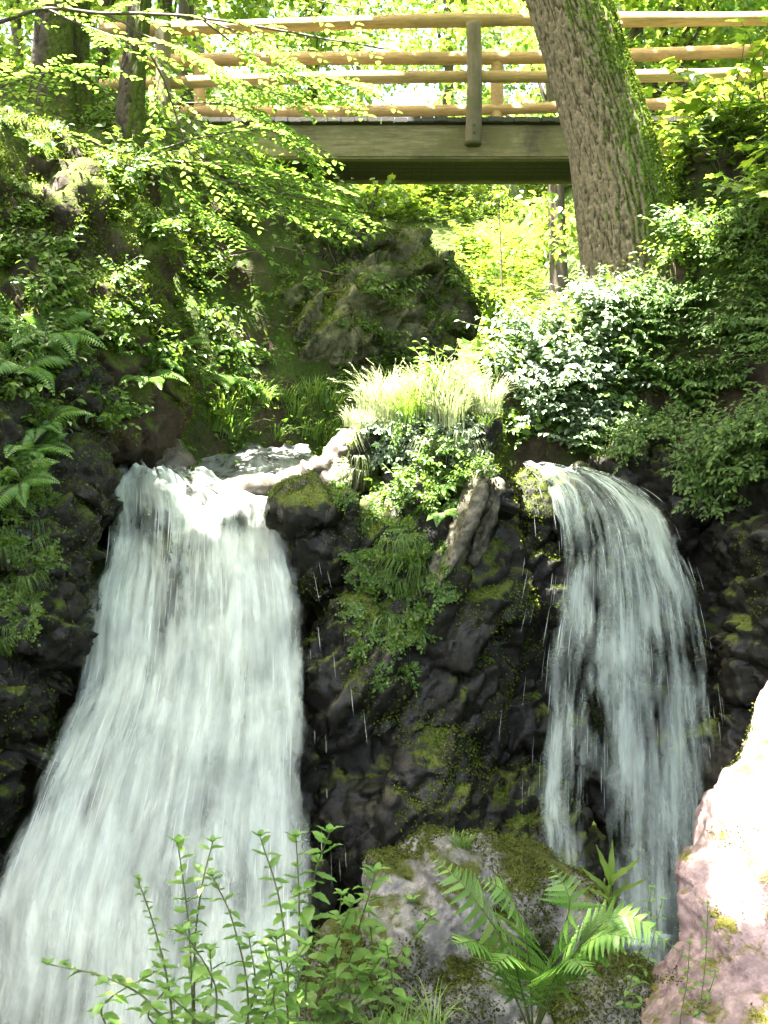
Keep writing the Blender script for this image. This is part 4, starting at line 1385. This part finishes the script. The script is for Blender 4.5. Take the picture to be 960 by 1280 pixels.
CT = [(-5.2, 7.5, -1, 'left'), (6.2, 8.5, 3.5, 'right'), (5.4, 3.5, 1, 'right'), (-5.4, 2.5, 1, 'left'), (-6.0, 13.5, 5.0, 'left'), (6.6, 14.0, 4.5, 'right')]
CT_LABEL = ['tall forest tree rooted above the left rock wall', 'tall forest tree on the right bank above the rock wall', 'tall forest tree on the near right bank', 'tall forest tree on the near left bank', 'tall forest tree behind the dark trunks on the left bank', 'tall forest tree beside the right bridge end']
rs = np.random.RandomState(91)
n = 60000
P = np.stack([rs.uniform(-8, 8, n), rs.uniform(-2, 17.5, n), rs.uniform(8.2, 11.5, n)], -1)
den = fbm(P * np.array([.45, .45, .3]) + 3, 3)
P = P[(den > -.55 + .3 * rs.rand(n)) & canopy_ok(P)]
# extra leaves put along the sun's lines to shade chosen parts of the gorge
SH = []
for poly, m in (([(60, 700), (400, 680), (410, 1280), (-40, 1280)], 3600), ([(660, 640), (900, 660), (900, 1100), (660, 1100)], 1600), ([(360, 680), (660, 640), (660, 1060), (400, 1060)], 1800),
                ([(320, 250), (520, 240), (560, 470), (330, 500)], 1500), ([(470, 610), (640, 620), (620, 760), (480, 760)], 700), ([(380, 1040), (800, 1060), (820, 1280), (380, 1280)], 1500), ([(60, 1050), (420, 1050), (420, 1280), (60, 1280)], 900), ([(800, 380), (960, 360), (960, 700), (800, 560)], 1500), ([(0, 560), (120, 560), (100, 900), (0, 1000)], 800)):
    for _ in range(m):
        p_, n_ = hit(*pick(poly, rs))
        if p_ is not None:
            SH.append(np.array(p_) + sv * (rs.uniform(8.2, 11.5) - p_.z) / sv[2] + rs.normal(size=3) * .12)
for m, poly, dep in ((3600, [(100, 700), (390, 690), (404, 1310), (-60, 1310), (20, 1000)], lambda a, b: np.interp(b, [690, 850, 1010, 1190, 1310], [8.1, 7.5, 6.95, 6.45, 6.2])),
                     (1100, [(670, 640), (880, 660), (910, 1100), (660, 1100)], lambda a, b: 7.9), (1500, [(665, 0), (755, 0), (840, 330), (730, 330)], lambda a, b: 10.2),
                     (500, [(560, 30), (620, 30), (620, 190), (560, 190)], lambda a, b: 13.8), (1400, [(400, 1040), (760, 1050), (830, 1290), (400, 1290)], lambda a, b: 4.15), (700, [(470, 1030), (640, 1030), (640, 1130), (440, 1160)], lambda a, b: 4.2)):
    for _ in range(m):
        a_, b_ = pick(poly, rs)
        p_ = at(a_, b_, float(dep(a_, b_)))
        SH.append(p_ + sv * (rs.uniform(8.2, 11.5) - p_[2]) / sv[2] + rs.normal(size=3) * .12)
SH = np.array(SH)
P = np.concatenate([P, SH[canopy_ok(SH)]])
owner_pos = np.array([(a, b) for a, b, c, d in CT] + [(.8, 11.0)])
own = np.argmin(((P[:, None, :2] - owner_pos[None]) ** 2).sum(-1) * np.array([1, 1, 1, 1, 1, 1, 1.3]), 1)
for i in range(7):
    Q = P[own == i]
    if i < 6:
        a, b, _, _ = CT[i]
        z = float(ground_z(np.array([a]), np.array([b]))[0]) - .3
        e = empty('tree', (a, b, z), CT_LABEL[i], 'tree')
        l0 = np.array(e.location)
        top = np.array([0, 0, 11.5 - z])
        tubes('trunk', [spline([(0, 0, 0), top * .5 + np.array([.1, 0, 0]), top], 24)], [np.linspace(.24, .1, 24)], M['bark_dark'], e, 12)
    else:
        e = lean
        l0 = lo_
        top = LEAN[-1] - l0
    sel = []
    for s_ in Q[rs.permutation(len(Q))[:300]] - l0:
        t_ = top * (.8 if i < 6 else rs.uniform(.85, 1))
        c_ = spline([t_, (t_ + s_) / 2 + np.array([0, 0, .3]), s_], 10)
        if canopy_ok(c_[4:] + l0).all():
            sel.append(c_)
        if len(sel) == 12:
            break
    if sel:
        tubes('limbs', sel, [np.linspace(.06, .015, 10)] * len(sel), M['bark_far'], e, 5)['kind'] = 'stuff'
    m = len(Q)
    o = leaves('foliage', Q - l0, rand_dirs(m, rs, .6), np.array([0, 0, 1.0]) + rs.normal(size=(m, 3)) * .45, .24 * rs.uniform(.7, 1.2, m), .15, M['leaf_fresh'], 'ovate', e, rs=rs)
    o['kind'] = 'stuff'

# ------------------------------------------------------------------ overhanging branches from the left
M['leaf_beech'] = leaf_material('overhanging_leaf', (.06, .13, .02), (.13, .19, .04), .45, .36, .9, tcol=((.13, .31, .03), (.31, .43, .06)))


def near_leaf(name, seed, n=7, serr=.06, wid=.36, drp=.16):
    """one blade with a folded midrib and toothed edge, 1 long"""
    rs = np.random.RandomState(seed)
    t = np.linspace(0, 1, n * 2 + 1)
    w = wid * np.sin(np.pi * t ** .75) ** .9 * (1 - .25 * t)
    w = w * (1 + serr * np.where(np.arange(len(t)) % 2, 1, -1))
    w[0] = w[-1] = 0.004
    z = -drp * t ** 2 + .05 * np.sin(t * 5 + seed)
    mid = np.stack([t, 0 * t, z - .03], -1)
    Lf = np.stack([t, w, z + .22 * w + .02 * np.sin(t * 25)], -1)
    Rt = np.stack([t, -w, z + .22 * w - .02 * np.sin(t * 22)], -1)
    V = np.stack([Lf, mid, Rt], 1).reshape(-1, 3)
    return mesh_np(name, V, grid_faces(len(t), 3), None, True, {'rnd': np.full(len(V), rs.rand())})


def leaf_obj(me, parent, p, d, nrm, size, name='leaf'):
    d = Vector(d).normalized(); nrm = Vector(nrm)
    nrm = (nrm - d * nrm.dot(d)).normalized()
    s = nrm.cross(d)
    o = link(name, me, parent)
    o.matrix_local = Matrix.Translation(Vector(p)) @ Matrix((d, s, nrm)).transposed().to_4x4() @ Matrix.Scale(size, 4)
    return o


beech_leaf = [near_leaf('leaf', 500 + i, 5, .03, .34, .05) for i in range(4)]
for m_ in beech_leaf:
    m_.materials.append(M['leaf_beech'])
bt = empty('beech_tree', (-4.6, 9.7, float(ground_z(np.array([-4.6]), np.array([9.7]))[0]) - .2), 'tree with long leafy branches reaching in across the left end of the bridge', 'tree')
bl0 = np.array(bt.location)
tubes('trunk', [spline([(0, 0, 0), (.05, 0, 2.2), (-.05, 0, 4.5), (.1, 0, 7)], 24)], [np.linspace(.17, .08, 24)], M['bark_dark'], bt, 14)
# branch lines traced in the photograph: (px, py, depth)
BR = [([(-260, 30, 7.4), (-40, 34, 7.3), (55, 12, 7.2), (130, 16, 7.2), (250, 22, 7.1), (370, 42, 7.0), (480, 62, 6.9)], .016),
      ([(60, 12, 7.2), (110, 34, 7.1), (160, 50, 7.0), (230, 62, 6.9), (290, 92, 6.8)], .009),
      ([(130, 16, 7.2), (170, 40, 7.2), (200, 90, 7.3), (215, 130, 7.4), (245, 200, 7.5), (330, 260, 7.5), (420, 275, 7.4)], .008),
      ([(-260, 190, 7.4), (-60, 150, 7.3), (60, 160, 7.2), (180, 200, 7.2), (300, 230, 7.1), (390, 250, 7.0)], .012),
      ([(180, 200, 7.2), (250, 255, 7.2), (300, 290, 7.1)], .006),
      ([(180, 195, 7.2), (260, 170, 7.1), (340, 165, 7.0), (390, 195, 7.0)], .006),
      ([(250, 22, 7.1), (300, 60, 7.1), (350, 90, 7.0), (420, 100, 7.0)], .006),
      ([(-260, 250, 7.4), (-40, 230, 7.2), (80, 240, 7.1), (170, 290, 7.0), (230, 310, 6.9)], .010),
      ([(-200, -60, 7.4), (0, -40, 7.2), (150, -30, 7.1), (330, -10, 7.0), (440, 10, 7.0)], .010),
      ([(-60, 150, 7.3), (0, 110, 7.2), (60, 90, 7.2), (110, 80, 7.2)], .006),
      ([(180, 200, 7.2), (270, 205, 7.1), (350, 215, 7.0), (415, 235, 6.9)], .006),
      ([(215, 130, 7.4), (280, 130, 7.3), (340, 150, 7.2), (385, 175, 7.1)], .005),
      ([(250, 200, 7.5), (310, 220, 7.3), (370, 255, 7.2), (435, 268, 7.1)], .005),
      ([(250, 22, 7.1), (320, 50, 7.0), (390, 90, 6.9), (450, 105, 6.8)], .005),
      ([(170, 40, 7.2), (240, 70, 7.1), (320, 110, 7.0), (400, 130, 6.9)], .005)]
BR = [([(a, b, c + 2.3) for a, b, c in pts], r * 1.3) for pts, r in BR]
rs = np.random.RandomState(55)
bp, brd, tw, twr, LF = [], [], [], [], []
for pts, r in BR:
    c = spline([at(*p) for p in pts], 60) - bl0
    c += .012 * np.stack([np.zeros(60), fbm(c * 2, 2) * 2, fbm(c * 2 + 9, 2)], -1)
    bp.append(c); brd.append(np.linspace(r, r * .3, 60))
    tg = unit(np.gradient(c, axis=0))
    for k in range(12, 60, 2):
        if rs.rand() < .12:
            continue
        s = 1 if (k // 2) % 2 else -1
        side = unit(np.cross(tg[k], [0, 0, 1.0])) * s
        ln = rs.uniform(.15, .52)
        d = unit(side * .8 + tg[k] * .7 + np.array([0, 0, rs.uniform(-.22, .08)]))
        p = c[k] + d * (ln * np.linspace(0, 1, 6))[:, None] + np.array([0, 0, -1]) * (.15 * ln * np.linspace(0, 1, 6) ** 2)[:, None]
        tw.append(p); twr.append(np.linspace(.003, .0012, 6))
        nl = int(ln / .032)
        for j in range(1, nl + 1):
            f = j / nl
            q = c[k] + d * ln * f + np.array([0, 0, -.15 * ln * f * f])
            ss = np.cross(d, [0, 0, 1]) * (1 if j % 2 else -1)
            LF.append((q, unit(d * .6 + ss * .8 + np.array([0, 0, rs.uniform(-.22, .08)])), np.array([0, 0, 1]) + rs.normal(size=3) * .12, rs.uniform(.045, .075)))
for c, r in zip(bp, brd):
    tubes('branch', [c], [r], M['twig'], bt, 7)
tubes('twigs', tw, twr, M['twig'], bt, 4)['kind'] = 'stuff'
order = rs.permutation(len(LF))
for i in order[:260]:
    q, d, nn, s = LF[i]
    leaf_obj(beech_leaf[i % 4], bt, q, d, nn, s)
rest = [LF[i] for i in order[260:]]
o = leaves('foliage', [a[0] for a in rest], [a[1] for a in rest], [a[2] for a in rest], np.array([a[3] for a in rest]), np.array([a[3] for a in rest]) * .66, M['leaf_beech'], 'ovate', bt, rs=rs)
o['kind'] = 'stuff'
print('beech leaves', len(LF))

# ------------------------------------------------------------------ foreground plants
nl_mesh = [near_leaf('leaf', 600 + i, 8, .09, .27) for i in range(5)]
for m_ in nl_mesh:
    m_.materials.append(M['leaf_near'])


def nettle(pts, label, cat='plant', name='leafy_plant', leaf=.07, gap=.05, seed=0, group=None, top=True, r=.0035, start=.25, wide=1.0):
    rs = np.random.RandomState(seed)
    q = [at(*p) for p in pts]
    e = empty(name, q[0], label, cat, group)
    l0 = np.array(e.location)
    c = spline([a - l0 for a in q], 40)
    tubes('stem', [c], [np.linspace(r, r * .45, 40)], M['stem'], e, 8)
    s = np.concatenate([[0], np.cumsum(np.linalg.norm(np.diff(c, axis=0), axis=1))])
    d = s[-1] * start
    ang = rs.rand() * 3
    while d < s[-1] - .008:
        f = d / s[-1]
        p = np.array([np.interp(d, s, c[:, a]) for a in range(3)])
        for k in (0, 1):
            if rs.rand() < .08:
                continue
            a = ang + k * math.pi + rs.normal() * .25
            dv = np.array([math.cos(a), math.sin(a), rs.uniform(-.35, .25) + .4 * (f > .85)])
            dv = unit(dv)
            pet = p + dv * .018
            sz = leaf * 1.12 * wide * (1.1 - .55 * f) * rs.uniform(.8, 1.15)
            leaf_obj(nl_mesh[rs.randint(5)], e, pet - dv * .016, dv, (rs.normal() * .25, rs.normal() * .25 - .15, 1), sz)
        ang += math.pi / 2 + rs.normal() * .2
        d += gap * .82 * (1.15 - .4 * f)
    if top:
        for k in range(4):
            a = ang + k * 1.57
            leaf_obj(nl_mesh[k % 5], e, c[-1], (math.cos(a), math.sin(a), .6), (0, 0, 1), leaf * .5)
    return e


Yn = 3.35
nettle([(243, 1420, Yn), (241, 1280, Yn), (236, 1160, Yn), (222, 1052, Yn)], 'tall upright leafy stem left of the boulder with drooping tip leaves', seed=1, start=.2)
nettle([(244, 1400, Yn + .03), (243, 1200, Yn + .03), (252, 1110, Yn), (266, 1052, Yn)], 'tall leafy stem crossing beside the tallest one, tip leaning right', seed=2, start=.45, leaf=.06)
nettle([(366, 1400, Yn + .25), (372, 1250, Yn + .25), (374, 1130, Yn + .2), (370, 1046, Yn + .2)], 'upright leafy stem close by the left edge of the boulder', seed=3, leaf=.075)
nettle([(380, 1330, Yn + .25), (384, 1190, Yn + .25), (392, 1100, Yn + .2), (412, 1040, Yn + .15)], 'leafy stem topped by a bright spreading leaf before the waterfall', seed=4, leaf=.085, start=.6)
nettle([(218, 1400, Yn - .1), (214, 1260, Yn - .1), (196, 1170, Yn - .1), (172, 1098, Yn - .1)], 'thin stem with small dark leaves bending left over the white water', seed=5, leaf=.04, gap=.03, start=.4)
nettle([(300, 1400, Yn + .1), (310, 1250, Yn + .1), (290, 1150, Yn + .1), (265, 1095, Yn + .1)], 'leafy stem bending left behind the tallest stems', seed=6, leaf=.06, start=.4)
nettle([(250, 1400, Yn - .2), (200, 1270, Yn - .2), (140, 1225, Yn - .2), (60, 1205, Yn - .2)], 'low stem creeping left across the foot of the waterfall', seed=7, leaf=.055, start=.4)
nettle([(352, 1400, Yn), (360, 1240, Yn), (350, 1130, Yn), (325, 1045, Yn)], 'leafy stem with pale leaves leaning left before the waterfall', seed=8, leaf=.065, start=.45)
rs = np.random.RandomState(8)
for i in range(18):
    px = rs.uniform(130, 500)
    tpy = np.interp(px, [130, 250, 400, 500], [1215, 1150, 1130, 1110]) + rs.uniform(-10, 100)
    Y = Yn + rs.uniform(-.25, .5) + (.35 if px > 400 else 0)
    nettle([(px + rs.normal() * 20, 1420, Y), (px, 1300, Y), (px + rs.normal() * 12, (1300 + tpy) / 2, Y), (px + rs.normal() * 28, tpy, Y - .05)], 'low leafy plant in the thicket at the foot of the boulder', leaf=rs.uniform(.06, .085), gap=.05, seed=20 + i, group='low leafy plants by the boulder', start=.3)
for i, (px, py, w) in enumerate(((470, 1090, 1), (440, 1130, 1), (480, 1190, 1.1), (450, 1215, 1.1))):
    nettle([(px - 70, 1400, 3.7), (px - 55, 1290, 3.7), (px - 30, (py + 1290) / 2, 3.7), (px, py, 3.6)], 'broad-leaved plant leaning on the mossy side of the boulder', leaf=.09, gap=.06, seed=60 + i, group='plants leaning on the boulder', start=.35)
for i, (b, tpx, tpy) in enumerate(((770, 815, 1110), (780, 828, 1125), (868, 885, 1130), (845, 862, 1180), (862, 895, 1215))):
    nettle([(b, 1380, 3.8), (b + 5, 1280, 3.8), ((b + tpx) / 2 + 5, (1280 + tpy) / 2, 3.8), (tpx, tpy, 3.75)], 'thin wiry seedling standing before the sunlit boulder', leaf=.035, gap=.05, seed=70 + i, group='seedlings before the sunlit boulder', r=.0022, start=.45)


# the large fern on the boulder: fronds with their leaflets
def leaflet_mesh(seed):
    """a pinna cut into rounded lobes, 1 long"""
    n = 11
    V, F = [], []
    for k in range(n):
        t0 = k / n; w = .115 * (1 - t0 ** 1.6) + .012
        for s in (-1, 1):
            b = len(V)
            V += [(t0, 0, 0), (t0 + .085, 0, -.01), (t0 + .10, s * w * .75, .012), (t0 + .065, s * w, .0), (t0 + .02, s * w * .8, .006)]
            F.append([b + i for i in (range(5) if s > 0 else range(4, -1, -1))])
    V = np.array(V); V[:, 2] -= .12 * V[:, 0] ** 2
    return mesh_np('leaflet', V, np.array(F), M['leaf_fern'], False, {'rnd': np.full(len(V), np.random.RandomState(seed).rand())})


LFM = [leaflet_mesh(700 + i) for i in range(4)]
fern = empty('fern', at(668, 1290, 3.72), 'large green fern spreading its fronds across the boulder', 'fern')
f0 = np.array(fern.location)
FR = [([(664, 1290, 3.72), (640, 1200, 3.66), (590, 1120, 3.62), (540, 1068, 3.66)], .15), ([(668, 1290, 3.72), (690, 1200, 3.6), (712, 1130, 3.52), (690, 1082, 3.55)], .14),
      ([(670, 1290, 3.72), (720, 1190, 3.62), (780, 1145, 3.58), (850, 1190, 3.55)], .15), ([(666, 1290, 3.72), (660, 1190, 3.58), (640, 1125, 3.5), (600, 1095, 3.5)], .14),
      ([(668, 1290, 3.72), (705, 1210, 3.58), (750, 1170, 3.48), (800, 1175, 3.42)], .15), ([(662, 1290, 3.72), (632, 1220, 3.56), (600, 1180, 3.46), (566, 1180, 3.4)], .13),
      ([(668, 1290, 3.72), (690, 1230, 3.52), (710, 1200, 3.42), (740, 1215, 3.34)], .12), ([(666, 1290, 3.72), (650, 1230, 3.55), (640, 1195, 3.46), (615, 1210, 3.38)], .11)]
rs = np.random.RandomState(13)
for pts, w in FR:
    c = spline([at(*p) for p in pts], 44) - f0
    fr = tubes('frond', [c], [np.linspace(.0035, .0012, 44)], M['stem'], fern, 7)
    tg = unit(np.gradient(c, axis=0))
    for kk in range(38):
        k = int(round(9 + (kk // 2) * 34 / 18.0))
        f = (k - 9) / 34
        side = unit(np.cross(tg[k], [0, -.35, 1.0]))
        ln = w * .88 * (.35 + .65 * math.sin(math.pi * min(1, .22 + .78 * f) ** .8)) * (1 - .75 * f ** 3)
        s = 1 if kk % 2 else -1
        dv = unit(side * s + tg[k] * .35 + np.array([0, 0, rs.uniform(-.22, -.02)]))
        nn = np.cross(tg[k], side)
        nn = nn if nn[2] > 0 else -nn
        leaf_obj(LFM[rs.randint(4)], fr, c[k], dv, nn + rs.normal(size=3) * .12, ln * rs.uniform(.9, 1.1), 'leaflet')

# upright lance-leaved seedling behind the fern
sd = empty('seedling', at(762, 1180, 4.15), 'upright bright green seedling with lance-shaped leaves behind the fern', 'seedling')
s0 = np.array(sd.location)
lance = near_leaf('leaf', 811, 6, .0, .085)
lance.materials.append(M['grass'])
for k, (tx, ty) in enumerate(((767, 1056), (757, 1064), (780, 1068), (736, 1082), (796, 1092), (748, 1096), (776, 1100))):
    b = at(762, 1105 + k * 6, 4.15) - s0; e_ = at(tx, ty, 4.1 - .05 * (k % 3)) - s0
    leaf_obj(lance, sd, b, e_ - b, (0, -.6, .5 + .1 * k), float(np.linalg.norm(e_ - b)))
tubes('stem', [spline([(0, 0, -.15), (0, 0, .05), at(764, 1085, 4.15) - s0], 12)], [np.linspace(.006, .003, 12)], M['stem'], sd, 7)
for i, px in enumerate((756, 770)):
    tubes('stem', [spline([(.01 + .02 * i, 0, -.15), at(px, 1110, 4.15) - s0, at(px + 2, 1100, 4.15) - s0], 10)], [np.linspace(.004, .002, 10)], M['stem'], sd, 6)

# little grass on the boulder top
for i, (px, py) in enumerate(((572, 1052), (628, 1040), (580, 1056))):
    p, n = hit(px, py + 6, NEAR)
    if p is None:
        continue
    e = empty('grass_tuft', p, ['tiny grass tuft in a crack of the boulder top', 'small sprouting herb on the boulder crest', 'tiny grass tuft in a crack of the boulder top'][i], 'grass', 'grass on the boulder' if i != 1 else None)
    b = link('blades', grass_mesh('blades', 900 + i, 40, .025, .07, .0022, M['grass']), e); b['kind'] = 'stuff'
for i, (px, py) in enumerate(((505, 1265), (540, 1255), (470, 1275))):
    e = empty('grass_tuft', at(px, py + 40, 3.6), 'thin curling grass at the foot of the boulder', 'grass', 'curling grass by the boulder')
    b = link('blades', grass_mesh('blades', 910 + i, 30, .03, .18, .0018, M['grass'], .9), e); b['kind'] = 'stuff'
